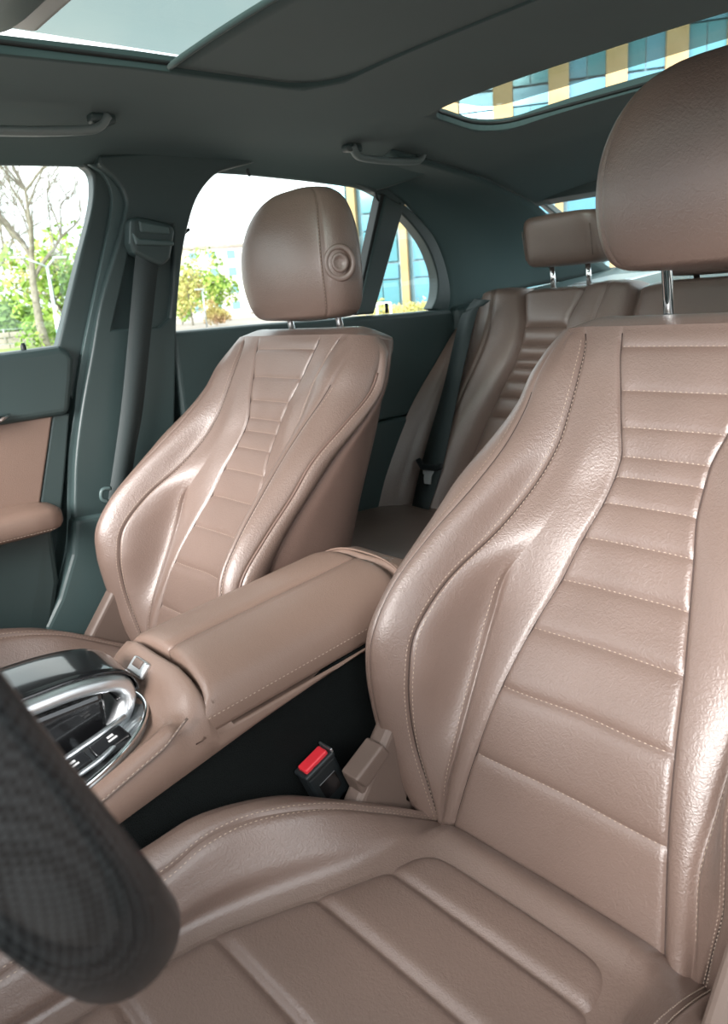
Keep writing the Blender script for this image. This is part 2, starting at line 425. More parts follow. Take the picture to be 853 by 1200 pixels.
def make_seat():
    root = empty('car_seat')
    ST = Stitch()
    # centre panel: one puffed pleat between each pair of stitched grooves
    zz = [.29]+STZ+[ZTOP]
    cs = 1-(1-np.linspace(0, 1, 15))**2.2
    for a, b in zip(zz[:-1], zz[1:]):
        n = max(9, int((b-a)/.0035))
        P, N = back_surf(dense(a, b, n, 1.6), cs)
        full = np.concatenate([mirror(P)[:, ::-1], P[:, 1:]], 1)
        gridobj('backrest_pleat', full, LEATHER, root)
    for z in STZ:
        P, N = back_surf(np.array([z+.0002]), cs[:-1]*.97)
        full = np.concatenate([mirror(P)[:, ::-1], P[:, 1:]], 1)[0]; nn = np.concatenate([mirror(N)[:, ::-1], N[:, 1:]], 1)[0]
        ST.run(full, nn, length=.0032, gap=.0030, w=.0009)
    for s in (-1, 1):
        fl = (lambda P: P) if s > 0 else mirror
        def piece(name, c, rows=ZROWS, m=LEATHER):
            P, N = back_surf(rows, c)
            return gridobj(name, fl(P), m, root, flip=(s < 0))
        o = piece('backrest_bolster', np.concatenate([dense(1, 2, 22), dense(2, 3, 30)[1:]]))
        piece('bolster_band', dense(3, 4, 26))
        piece('side_strip', np.concatenate([dense(4, 5, 14), dense(5, 6, 14)[1:]]))
        # seams: double row on the bolster, single rows beside the piping and on the dart
        def line(c, z0, z1, **k):
            P, N = back_surf(np.arange(z0, z1, .005), np.array([c])); ST.run(fl(P)[:, 0], fl(N)[:, 0], **k)
        line(2.945, .30, .86); line(3.10, .30, .86)
        line(4.14, .32, .80); line(5.15, .32, .80)
        line(2.09, .34, .60)
        # welt along the bolster edge
        P, N = back_surf(np.arange(.30, .815, .006), np.array([5.0]))
        tube('piping', fl(P+N*.0012)[:, 0], .0020, LEATHER_VINYL, root, 8)
        for cc, z0, z1 in ((1.0, .30, .868), (3.0, .30, .868), (4.0, .30, .80)):
            P, N = back_surf(np.arange(z0, z1, .006), np.array([cc]))
            tube('seam_line', fl(P+N*.0002)[:, 0], .0009, SEAMLINE, root, 6)
    rows = np.concatenate([ZROWS[::4], [ZTOP]])
    c = np.linspace(6, 8, 16)
    P, N = back_surf(rows, c)
    full = np.concatenate([P, mirror(P)[:, ::-1][:, 1:]], 1)
    gridobj('back_shell', full, LEATHER_VINYL, root)
    P, N = back_surf(np.linspace(ZTOP, ZTOP+1, 20), np.concatenate([np.linspace(0, 4, 50), np.linspace(4.2, 8, 20)]))
    full = np.concatenate([mirror(P)[:, ::-1], P[:, 1:]], 1)
    gridobj('backrest_top_cover', full, LEATHER, root)
    for s in (-1, 1):
        th = np.linspace(0, 2*math.pi, 24, endpoint=False)
        prof = [(.0135, .868), (.0135, .8785), (.012, .8800), (.0068, .8800), (.0066, .872)]
        V = [(s*.0725+r_*math.cos(t), .921+r_*math.sin(t), z) for r_, z in prof for t in th]
        meshobj('post_sleeve', V, gridfaces(len(prof), 24, False, True), BLACKP, root)
    make_headrest(root, 0.0)

    # ---- cushion ----
    X0 = .37
    SMp = [(185, 1030, .150), (240, 985, .150), (300, 957, .153), (380, 945, .175), (450, 951, .188), (520, 962, .200)]
    RGp = [(165, 1000, .128), (240, 955, .128), (330, 933, .135), (400, 938, .155), (470, 948, .176), (520, 957, .186)]
    SM = np.array([A(x, y, 'x', v) for x, y, v in SMp]); RG = np.array([A(x, y, 'x', v) for x, y, v in RGp])
    for Q in (SM, RG): Q[:, 0] = X0-Q[:, 0]
    def ext(Q, zf):
        return np.array([[Q[0, 0]-.012, -.075, zf-.10], [Q[0, 0]-.006, -.05, zf-.025], [Q[0, 0], .0, zf], [Q[0, 0], .11, Q[0, 2]-.004]]+list(Q)+[[Q[-1, 0]-.004, .635, Q[-1, 2]-.03]])
    SM = ext(SM, .385); RG = ext(RG, .37)
    npts = len(SM)
    CE = np.stack([np.zeros(npts), SM[:, 1], np.full(npts, .322)], 1)
    CE[0] = (0, -.075, .23); CE[1] = (0, -.05, .300); CE[2, 2] = .325
    CE[-3, 2] = .324; CE[-2] = (0, .540, .334); CE[-1] = (0, .60, .285)
    pe = lambda y: np.interp(y, [-.05, .2, .268, .37, .451, .55], [.192, .192, .186, .152, .126, .11])
    VA = CE.copy(); VA[:, 0] = pe(CE[:, 1])+.004; VA[2:-2, 2] += .004
    MB = (VA+SM)/2; MB[:, 2] -= .004; 
    OU = RG.copy(); OU[:, 0] = np.maximum(.238, RG[:, 0]+.012); OU[:, 2] -= .85*(OU[:, 0]-RG[:, 0])+.022
    OB = OU.copy(); OB[:, 0] += .004; OB[:, 2] = .17
    keys = [CE, VA, MB, SM, RG, OU, OB]
    keys = [catmull(k, 7) for k in keys]
    rows = np.stack(keys, 1)      # n, 7, 3
    full = np.concatenate([mirror(rows)[:, :0:-1], rows], 1)
    dense_rows = np.array([catmull(r_, 6) for r_ in full])
    nk = 6
    # groove along the SM seam
    ncol = dense_rows.shape[1]; cidx = np.linspace(-6, 6, ncol)
    gx = np.gradient(dense_rows, axis=1); gy = np.gradient(dense_rows, axis=0)
    Nn = np.cross(gx, gy); Nn /= np.maximum(np.linalg.norm(Nn, axis=2), 1e-9)[..., None]
    g = -.004*np.exp(-((np.abs(cidx)-3)/.10)**2)
    dense_rows = dense_rows+Nn*g[None, :, None]
    def colr(a, b):
        return [i for i in range(ncol) if a-1e-6 <= cidx[i] <= b+1e-6]
    gridobj('cushion_base', dense_rows[:, colr(-1, 1)], LEATHER, root)
    for s in (-1, 1):
        a, b = ((1, 3), (3, 6))[0], ((1, 3), (3, 6))[1]
        for (lo, hi), nm in ((a, 'cushion_bolster'), (b, 'cushion_side')):
            cc = colr(lo, hi) if s > 0 else colr(-hi, -lo)
            gridobj(nm, dense_rows[:, cc], LEATHER, root)
        i3 = int(np.argmin(np.abs(cidx-s*3)))
        for off in (-1, 1):
            L = dense_rows[14:-8, i3]; side = dense_rows[14:-8, i3+off]-L
            side /= np.linalg.norm(side, axis=1)[:, None]
            ST.run(L+side*.0052+Nn[14:-8, i3]*.0012, Nn[14:-8, i3], length=.0036, gap=.0024)
    # quilted panels of the seating surface
    gy_ = [-.046, .06, .165, .268, .370, .451, .510]
    def halfw(y):
        w = float(pe(y)); y1, rr = .510, .034
        if y > y1-rr:
            q = (y-(y1-rr))/rr; w -= rr*(1-math.sqrt(max(0, 1-q*q)))
        return w
    for a, b in zip(gy_[:-1], gy_[1:]):
        ys = dense(a, b, 26, 2.0)
        us = dense(-1, 1, 56, 2.0)
        P = np.zeros((len(ys), len(us), 3))
        last = b == gy_[-1]
        for i, y in enumerate(ys):
            w = halfw(y); zb = np.interp(y, [-.05, -.02, .05, .5], [.300, .322, .328, .324])
            for j, u in enumerate(us):
                ex = (1-abs(u))*w; ey = min(y-a, b-y)
                pf = .0125*(1-math.exp(-(ex/.009)))*(1-.62*math.exp(-(ey/.0065)**2))
                if last: pf *= 1-math.exp(-((b-y)/.008))
                P[i, j] = (u*w, y, zb-.002+pf)
        gridobj('cushion_panel', P, LEATHER, root)
    ST.build('seat_stitching', root)
    # recliner cover and base frame at the sides
    for s in (-1, 1):
        o = prism('recliner_cover', [(s*.232, .485, .30), (s*.232, .47, .345), (s*.232, .545, .44), (s*.232, .59, .43), (s*.232, .62, .30), (s*.232, .57, .24)], (-s*.03, 0, 0), BROWN_PLASTIC, root, .008)
    for s in (-1, 1):
        box('seat_base', (s*.19, .28, .10), (.05, .50, .16), BLACKP, root, .01)
    return root
seat = make_seat()
seat.location = (.37, 0, 0)
tag(seat, 'brown leather car seat nearest the viewer, its cushion and backrest filling the right side', 'car seat', 'front car seats')
for ch in seat.children:
    if ch.name.startswith('headrest'): ch.location.z += .036
pseat = copy_tree(seat)
pseat.location = (-.37, -.024, 0)
tag(pseat, 'brown leather car seat beyond the centre console, round adjuster button on its headrest', 'car seat', 'front car seats')
for ch in pseat.children:
    if ch.name.startswith('headrest'): ch.location.z -= .036

# ================================================================== cabin shell
def zroof(x, y):
    zc = np.interp(y, [-.3, 0, .3, .6, 1.0, 1.3, 1.6, 1.85, 2.1], [1.175, 1.245, 1.275, 1.285, 1.288, 1.280, 1.240, 1.182, 1.10])
    return zc-.045*(abs(x)/.6)**3
def rrect(x0, x1, y0, y1, rf, rb, n=8):
    pts = []
    for cx_, cy_, a0, r in ((x1-rb, y1-rb, 0, rb), (x0+rb, y1-rb, 90, rb), (x0+rf, y0+rf, 180, rf), (x1-rf, y0+rf, 270, rf)):
        for k in range(n+1):
            a = math.radians(a0+90*k/n); pts.append((cx_+r*math.cos(a), cy_+r*math.sin(a)))
    return pts
def cut(o, cutters):
    for c in cutters:
        md = o.modifiers.new('cut', 'BOOLEAN'); md.operation = 'DIFFERENCE'; md.object = c; md.solver = 'EXACT'
    dg = bpy.context.evaluated_depsgraph_get(); dg.update()
    me = bpy.data.meshes.new_from_object(o.evaluated_get(dg))
    o.modifiers.clear(); o.data = me
    for c in cutters: bpy.data.objects.remove(c, do_unlink=True)
    return o
# --- roof lining with the two roof openings
RAILX = (.012, .024, .040, .058, .076, .094, .108, .118, .122); RAILZ = (-.0022, -.0048, -.0085, -.0140, -.0215, -.0305, -.0390, -.0450, -.0490)
def roof_row(y):
    k = 1-float(np.interp(y, [1.36, 1.46], [0, .80])); dr = float(np.interp(y, [0, .9, 1.15, 1.40], [1, 1, 1.07, 1.25]))
    half = [(x, zroof(x, y)) for x in np.linspace(0, .58, 21)]
    half += [(.58+dx*k, zroof(.58, y)+dz*dr*k) for dx, dz in zip(RAILX, RAILZ)]
    return [(-x, y, z) for x, z in half[:0:-1]]+[(x, y, z) for x, z in half]
ys = np.linspace(-.17, 1.87, 84)  # front edge carried forward, out of view, to keep sun off the headrests
lo = np.array([roof_row(y) for y in ys]); hi = lo.copy(); hi[..., 2] += .022
nu, nv = lo.shape[:2]; V = list(lo.reshape(-1, 3))+list(hi.reshape(-1, 3)); N1 = nu*nv
F = [f[::-1] for f in gridfaces(nu, nv)]+[tuple(i+N1 for i in f) for f in gridfaces(nu, nv)]
for j in range(nv-1):
    F += [(j, j+1, j+1+N1, j+N1), ((nu-1)*nv+j+1, (nu-1)*nv+j, (nu-1)*nv+j+N1, (nu-1)*nv+j+1+N1)]
for i in range(nu-1):
    F += [((i+1)*nv, i*nv, i*nv+N1, (i+1)*nv+N1), (i*nv+nv-1, (i+1)*nv+nv-1, (i+1)*nv+nv-1+N1, i*nv+nv-1+N1)]
ceiling = meshobj('ceiling', V, F, HEADLINER)
HOLE1 = rrect(-.365, .365, .34, .955, .05, .095); HOLE2 = rrect(-.40, .40, 1.232, 1.450, .07, .09)
cutters = [prism('cut', [(x, y, 1.1) for x, y in h], (0, 0, .4), HEADLINER, None, 0) for h in (HOLE1, HOLE2)]
cut(ceiling, cutters); structure(ceiling, 'charcoal fabric roof lining with two sunroof openings')
# rubber lips around the openings
for h in (HOLE1, HOLE2):
    pts = np.array([(x, y, zroof(x, y)+.014) for x, y in h]+[(h[0][0], h[0][1], zroof(*h[0])+.014)])
    tube('seal', resample(pts, .02), (.0035), RUBBER, ceiling, 8, cap=False)
win1 = prism('window_1', [(x, y, 1.318) for x, y in rrect(-.42, .42, .10, 1.0, .05, .05)], (0, 0, .005), GLASS_TINT, None, 0)
structure(win1, 'tinted front sunroof glass')
win2 = prism('window_2', [(x, y, 1.316) for x, y in rrect(-.44, .44, 1.19, 1.50, .05, .05)], (0, 0, .005), GLASS_TINT, None, 0)
structure(win2, 'tinted rear sunroof glass')
# sliding shade drawn half way
shade = empty('sunroof_shade', (0, .82, 1.29))
sy = np.linspace(.655, 1.04, 14); sx = np.linspace(-.385, .385, 25)
P = np.array([[(x, y-.82, zroof(x, y)+.009-1.29+.004*(abs(x)/.38)**2) for x in sx] for y in sy])
gridobj('shade_panel', P, HEADLINER, shade, flip=False, thick=.006)
tube('shade_lip', [(x, .655-.82, zroof(x, .655)+.006-1.29) for x in np.linspace(-.37, .37, 21)], .0045, HEADLINER, shade, 10)
tag(shade, 'dark fabric sunroof shade drawn half across the front roof opening', 'sunroof shade')
# overhead console behind the windscreen header
oc = empty('overhead_console', (0, .20, 1.25))
P = []
for t in np.linspace(0, 1, 17):
    ring = []
    for k in range(48):
        a = 2*math.pi*k/48; n = 4.0
        ca, sa = math.cos(a), math.sin(a)
        q = (1-t**2.6)**.5 if t < 1 else .02
        ring.append((math.copysign(abs(ca)**(2/n), ca)*.175*(.55+.45*q), math.copysign(abs(sa)**(2/n), sa)*.165*(.55+.45*q), .025-.075*t))
    P.append(ring)
P = np.array(P); oco = gridobj('console_cover', P, TRIM_L, oc, closed_v=True)
V = P[-1]; meshobj('cover_base', list(V), [tuple(range(48))], TRIM_L, oc)
box('lens', (-.02, .125, -.032), (.13, .05, .022), mat('lamp_lens', (.55, .58, .56), .25), oc, .008)
tag(oc, 'grey overhead console with reading-lamp lens at the front of the roof', 'roof console')

def px_on(pts, x):
    return [A(px, py, 'x', x) for px, py in pts]
def px_slab(name, pts, x, thick, m, parent=None, bev=.004):
    return prism(name, px_on(pts, x), (-thick, 0, 0), m, parent, bev)
SIDE = []      # passenger-side structure that is mirrored to the driver side
# --- passenger front door
d1 = empty('door_1', (-.70, .2, .0)); structure(d1, 'passenger front door with brown leather inset and armrest')
def rel(o, par):
    o.parent = par; o.matrix_parent_inverse = Matrix.Translation(par.location).inverted(); return o
WE = [(91.7, 189), (106.5, 201.6), (110, 220), (106.5, 250), (91.7, 309), (68.8, 404)]
L2 = [(103.8, 192), (121, 204), (131, 226), (129.4, 255.5), (118.6, 309), (93, 433), (87.6, 480), (80, 538), (77, 637), (62, 699), (49, 732), (20, 790)]
L3 = [(116, 192), (135, 210), (145.6, 226), (147.8, 245), (137.5, 288), (118.6, 352.6), (108, 412), (95.7, 480), (88.6, 538), (87, 584), (85, 650), (70.6, 702), (54, 735), (30, 790)]
def sm(pts, n=5): return [tuple(p) for p in catmull(np.array(pts, float), n)]
fr = px_slab('window_frame', [(60, 181), (95, 182)]+sm(L2)[:26]+[(86, 470), (60, 430)]+sm(WE)[::-1]+[(60, 190)], -.695, .03, TRIM, None, .005); rel(fr, d1)
fr2 = prism('window_frame', [(-.695, -.1, 1.23), (-.695, .62, 1.24), (-.695, .62, 1.205), (-.695, .5, 1.198), (-.695, -.1, 1.17)], (-.03, 0, 0), TRIM, None, .004); rel(fr2, d1)
pt = [tuple(A(*q, 'x', -.665)) for q in ((0, 414), (40, 409), (70, 405), (82, 409), (88, 420), (87, 445), (83, 486))]
dp = prism('door_panel', [(-.665, -.25, .873)]+pt+[(-.665, -.25, pt[-1][2]-.01)], (-.06, 0, 0), TRIM, None, .014, seg=4); rel(dp, d1)
pt = [tuple(A(*q, 'x', -.678)) for q in ((62, 486), (82, 484), (76, 560), (72, 600), (46, 600), (50, 570))]
dp = prism('door_edge_panel', pt, (-.04, 0, 0), TRIM, None, .004); rel(dp, d1)
pt = [tuple(A(*q, 'x', -.676)) for q in ((62, 486), (55, 535), (48, 585), (46, 600))]
dp = prism('leather_inset', [(-.676, -.25, .752)]+pt+[(-.676, -.25, .60)], (-.03, 0, 0), LEATHER_SMOOTH, None, .004); rel(dp, d1)
# armrest with a rounded end
P = []
for y, s in ((-.25, 1), (.2, 1), (.40, 1), (.435, .95), (.455, .8), (.464, .55), (.466, .25)):
    ring = []
    for k in range(28):
        a = 2*math.pi*k/28; ca, sa = math.cos(a), math.sin(a)
        ring.append((-.648+.052*s*math.copysign(abs(ca)**.55, ca), y, .583+.026*s*math.copysign(abs(sa)**.6, sa)-.02*(.46-y)*.3))
    P.append(ring)
o = gridobj('armrest', P, LEATHER_SMOOTH, None, closed_v=True); rel(o, d1)
st = Stitch(); ln = np.array([(-.5985, y, .568-.02*(.46-y)*.3) for y in np.linspace(.1, .445, 20)])
st.run(ln, np.tile([1., 0, 0], (20, 1))); o = st.build('armrest_stitching', None); rel(o, d1)
o = prism('door_lower_panel', [(-.655, -.25, .555), (-.655, .455, .57), (-.66, .45, .45), (-.66, .415, .34), (-.66, .36, .22), (-.66, .28, .06), (-.655, -.25, .06)], (-.05, 0, 0), TRIM, None, .012); rel(o, d1)
c = A(28, 410, 'x', -.685)
o = tube('lock_pin', [c+[0, 0, -.02], c+[0, 0, .006], c+[0, 0, .012]], [.0048, .0048, .003], BLACKP, None, 14); rel(o, d1)
th = tube('lock_collar', [c+[0, 0, -.006], c+[0, 0, -.0035]], [.010, .009], TRIM_L, None, 18); rel(th, d1)
h0 = A(12, 486, 'x', -.66)
o = tube('pull_handle', [h0+[.0, -.16, -.004], h0+[.012, -.08, -.004], h0+[.006, -.02, -.004], h0], [.006, .007, .006, .003], CHROME, None, 12); rel(o, d1)
o = prism('window_glass', [(-.712, -.25, .86), (-.712, .66, .86), (-.712, .75, 1.22), (-.712, -.25, 1.22)], (-.004, 0, 0), GLASS_CLEAR, None, 0); rel(o, d1)
# --- B pillar
bp = empty('trim_1', (-.68, .68, 0)); structure(bp, 'dark B-pillar trim between the two passenger-side windows')
o = px_slab('pillar_strip', sm(L2)+sm(L3)[::-1], -.684, .05, TRIM_L, None, .004); rel(o, bp)
RE = [(300, 190), (262, 200), (245, 212), (230, 235), (220, 268), (214, 300), (210, 340), (207, 386), (206, 440), (205, 500), (203, 600), (200, 700)]
cover = px_slab('pillar_cover', [(116, 182), (200, 178), (290, 182)]+sm(RE)+[(120, 800), (40, 800)]+sm(L3)[::-1], -.668, .035, TRIM, None, 0)
rec = [(157, 258), (204, 264), (203, 340), (199, 372), (188, 383), (132, 386), (140, 350), (150, 305)]
cut(cover, [prism('cut', np.array(px_on(rec, -.668))+[.05, 0, 0], (-.1, 0, 0), TRIM, None, 0)]); bevel(cover, .005, 3, 40); rel(cover, bp)
o = px_slab('belt_recess', [(152, 250), (208, 255), (206, 395), (119, 395)], -.682, .02, TRIM, None, 0); rel(o, bp)
o = px_slab('pillar_foot', [(87, 609), (112, 604), (160, 596), (195, 760), (60, 800), (54, 735), (70, 702), (85, 650)], -.655, .05, TRIM_L, None, .01); rel(o, bp)
# --- passenger rear door
d2 = empty('door_2', (-.70, 1.2, 0)); structure(d2, 'passenger rear door with quarter window')
pt = [tuple(A(*q, 'x', -.672)) for q in ((200, 389), (300, 380), (400, 372.5), (500, 364.5), (530, 362))]
o = prism('door_panel', pt+[(-.672, 1.66, .70), (-.672, 1.60, .62), (-.672, .76, .62)], (-.06, 0, 0), TRIM, None, .012, seg=4); rel(o, d2)
o = prism('door_lower_panel', [(-.665, .70, .62), (-.665, 1.60, .62), (-.665, 1.50, .40), (-.665, 1.30, .06), (-.665, .70, .06)], (-.05, 0, 0), TRIM, None, .01); rel(o, d2)
P = []
for y, s in ((.80, 1), (1.12, 1), (1.18, .9), (1.21, .6), (1.22, .2)):
    P.append([(-.64+.055*s*math.copysign(abs(math.cos(a))**.55, math.cos(a)), y, .60+.028*s*math.copysign(abs(math.sin(a))**.6, math.sin(a))) for a in np.linspace(0, 2*math.pi, 24, endpoint=False)])
o = gridobj('armrest', P, LEATHER_SMOOTH, None, closed_v=True); rel(o, d2)
o = px_slab('window_divider', [(452, 228), (473, 240), (471, 254), (439, 368), (419, 369)], -.685, .035, TRIM, None, .006); rel(o, d2)
o = px_slab('divider_seal', [(447, 226), (454, 229), (423, 369), (416, 369)], -.690, .03, RUBBER, None, .003); rel(o, d2)
GI = [(466, 246), (482, 262), (497, 282), (507, 303), (513, 326), (512, 348), (506, 362)]
GO = [(470, 236), (490, 254), (508, 276), (520, 303), (527, 332), (528, 350), (525, 366)]
o = px_slab('quarter_frame', sm(GI)+sm(GO)[::-1], -.686, .035, TRIM, None, .004); rel(o, d2)
TI = [(262, 201), (290, 196), (330, 199), (380, 207), (420, 217), (448, 230), (470, 247)]
TO = [(255, 188), (290, 183), (330, 186), (380, 193), (425, 203), (455, 216), (478, 236)]
o = px_slab('window_frame', sm(TI)+sm(TO)[::-1], -.692, .03, TRIM, None, .004); rel(o, d2)
o = px_slab('window_glass', [(195, 392), (205, 300), (225, 230), (255, 192), (330, 190), (420, 205), (455, 225), (420, 375)], -.708, .004, GLASS_CLEAR, None, 0); rel(o, d2)
o = px_slab('quarter_glass', [(452, 225), (480, 245), (510, 280), (522, 330), (516, 368), (430, 372)], -.704, .004, GLASS_CLEAR, None, 0); rel(o, d2)
for (px, py, dx, dy) in ((290, 197, 0, 1), (215, 274, .7, -.6), (440, 226, .2, 1)):
    a = A(px, py, 'x', -.690); b = A(px+dx*5, py+dy*5, 'x', -.690); e = A(px+dx*5+3, py+dy*9, 'x', -.690)
    o = tube('blind_hook', catmull([a, b, e], 4), .0032, BLACKP, None, 8); rel(o, d2)
a = A(453, 362, 'x', -.685)
o = tube('lock_pin', [a+[0, 0, -.01], a+[0, 0, .014]], [.0045, .004], BLACKP, None, 12); rel(o, d2)
# --- C pillar, from the door opening round to the rear window
inner = sm([(432, 206), (460, 225), (480, 246), (500, 272), (512, 300), (518, 332), (516, 368)], 5)
inn = np.array([A(px, py, 'x', -.700) for px, py in inner])
out = catmull(np.array([(-.56, 1.30, zroof(.56, 1.30)-.002), (-.56, 1.45, zroof(.56, 1.45)-.002), (-.565, 1.60, zroof(.565, 1.6)-.002), (-.57, 1.72, zroof(.57, 1.72)-.002), (-.580, 1.86, 1.135), (-.605, 2.10, 1.03), (-.625, 2.32, .955)]), 5)
P = []
for a, b in zip(inn, out):
    mid = (a+b)/2+np.array([-.035, 0, .012])
    P.append(catmull(np.array([a, mid, b]), 8))
cp = gridobj('trim_2', P, HEADLINER, None, thick=.012); structure(cp, 'dark C-pillar lining beside the rear window'); SIDE.append(cp)
a0 = inn[-1]
o = prism('pillar_base', [(-.70, 1.60, .885), (-.66, 1.60, .885), (-.60, 1.72, .90), (-.60, 2.40, .955), (-.74, 2.40, .955), (-.74, 1.60, .885)], (0, 0, -.12), TRIM, cp, .02)
# outer body sides
o = prism('wall_right', [(-.73, -.6, -.05), (-.73, 2.45, -.05), (-.73, 2.45, .86), (-.73, 1.66, .85), (-.73, -.6, .84)], (-.05, 0, 0), TRIM, None, .004); structure(o, 'body side below the passenger windows'); SIDE.append(o)
# --- rear shelf and rear window
shelf = prism('trim_3', [(-.62, 1.72, .905), (.62, 1.72, .905), (.62, 2.36, .965), (-.62, 2.36, .965)], (0, 0, -.03), TRIM_L, None, .008); structure(shelf, 'dark parcel shelf under the rear window')
g = [AP(px, py, (0, 1.85, .918), (0, -.0848, .9964)) for px, py in ((686, 339), (698, 320), (703, 320.5), (697, 339))]
gx_, gyy = -.40, 2.0
o = prism('shelf_grille', [(-.47, 1.86, .9172), (-.33, 1.86, .9172), (-.33, 2.06, .9343), (-.47, 2.06, .9343)], (0, 0, .006), GRAPHITE, shelf, .002)
o = prism('grille_frame', [(-.48, 1.85, .9163), (-.32, 1.85, .9163), (-.32, 2.07, .9352), (-.48, 2.07, .9352)], (0, 0, .003), SILVER, shelf, .001)
rw = prism('window_3', [(-.615, 2.33, .965), (.615, 2.33, .965), (.575, 1.88, 1.140), (-.575, 1.88, 1.140)], (0, .003, .004), GLASS_REAR, None, 0); structure(rw, 'rear window glass')
o = prism('window_header', [(-.58, 1.845, 1.146), (.58, 1.845, 1.146), (.58, 1.90, 1.137), (-.58, 1.90, 1.137)], (0, .0, .045), TRIM, rw, .004)
for s in (-1, 1):
    prism('window_side_trim', [(s*.59, 1.87, 1.14), (s*.570, 1.87, 1.14), (s*.600, 2.33, .965), (s*.625, 2.33, .965)], (0, .01, .015), TRIM_L, rw, .003)
o = prism('trim_4', [(-.66, 2.35, .965), (.66, 2.35, .965), (.66, 2.35, .0), (-.66, 2.35, .0)], (0, .04, 0), TRIM, None, .003); structure(o, 'panel closing the cabin below the rear window')
# --- floor and front bulkhead
fl = prism('floor', [(-.72, -.75, 0), (.72, -.75, 0), (.72, 2.40, 0), (-.72, 2.40, 0)], (0, 0, -.04), CARPET, None, 0); structure(fl, 'black carpeted cabin floor')
db = empty('wall_front', (0, -.6, 0)); structure(db, 'dashboard and front bulkhead')
P = []
for x in np.linspace(-.70, .70, 15):
    P.append([(x, y, z) for y, z in ((-.75, .0), (-.52, .10), (-.36, .35), (-.30, .55), (-.30, .72), (-.34, .80), (-.42, .845), (-.60, .86), (-.95, .83))])
o = gridobj('dashboard', P, TRIM, None, thick=.01); rel(o, db)
# driver door, swung wide open behind the viewpoint
d4 = empty('door_4', (.76, -.50, 0)); structure(d4, 'driver door standing open')
dd = np.array([.94, .34, 0]); dn = np.array([-.34, .94, 0]); hb = np.array([.76, -.50, 0])
for nm, z0, z1, m_, th in (('door_panel', .08, .88, TRIM, .09), ('leather_inset', .60, .74, LEATHER_SMOOTH, .10)):
    l0, l1 = (0, 1.05) if nm == 'door_panel' else (.15, .90)
    rel(prism(nm, [hb+dd*l0+np.array([0, 0, z0]), hb+dd*l1+np.array([0, 0, z0]), hb+dd*l1+np.array([0, 0, z1]), hb+dd*l0+np.array([0, 0, z1])], dn*th, m_, None, .02), d4)
# driver side of the shell repeats the passenger side, front door swung open
for o in SIDE:
    c = copy_tree(o); c.scale.x = -1; c['label'] = o.get('label', '').replace('passenger', 'driver')
    if o.name == 'wall_right':
        c.name = 'wall_left'
        c.data = c.data.copy()
        for v in c.data.vertices:
            if v.co.y < 0: v.co.y = .62
for src in (bp, d2):
    c = copy_tree(src); c.location.x *= -1; c.scale.x = -1
    c['label'] = src['label'].replace('passenger', 'driver')
    for ch, sc_ in zip(c.children, src.children): ch.matrix_parent_inverse = sc_.matrix_parent_inverse.copy()
    if src is d2: c.name = 'door_3'

# ================================================================== centre console
con = empty('center_console', (0, .3, 0))
def crel(o): return rel(o, con)
ZT = lambda y: .554+(y-.349)*(.028/.274)                 # height of the armrest lid along the car
ZL = lambda y: float(np.interp(y, [-.3, 0, .1, .22, .395, .55, .70], [.33, .38, .404, .437, .475, .503, .52]))  # lower edge of the leather
# armrest lid in two leaves
for s in (-1, 1):
    rows = []
    for v in np.linspace(0, 1, 34):
        row = []
        prof = [(.0006, -.006), (.0014, -.002), (.004, .0), (.020, .0015), (.040, .0015), (.060, -.001), (.076, -.0055), (.088, -.013), (.0965, -.0225), (.1015, -.034), (.1035, -.041), (.1040, -.0425), (.1046, -.046), (.1046, -.058), (.1040, -.0625), (.101, -.064)]
        for x, dz in prof:
            y0 = .350-.010*(x/.1)-.030*max(0, -dz-.02)/.044; y1 = .632+.012*(1-(x/.1)**2)
            e = min(v, 1-v)*(y1-y0)
            y = y0+(y1-y0)*v
            edge = .004*math.exp(-(e/.005))
            row.append((s*(x-edge*(.6 if x > .06 else 0)), y, ZT(y)+dz-edge*(1 if dz > -.03 else .2)))
        rows.append(row)
    sk = [(p[0]*.985, p[1]+.003, max(p[2]-.030, ZT(.35)-.066)) for p in rows[0]]; rows = [sk]+rows
    o = gridobj('armrest_lid', rows, LEATHER_SMOOTH, None, flip=(s < 0)); crel(o); o.data.name = 'armrest_lid'
    md = o.modifiers.new('thickness', 'SOLIDIFY'); md.thickness = .006; md.offset = -1 if s > 0 else -1
    st = Stitch(); L = np.array([(s*.1045, y, ZT(y)-.0445) for y in np.linspace(.335, .63, 40)])
    st.run(L, np.tile([s*1., 0, .3], (40, 1))); crel(st.build('lid_stitching', None))
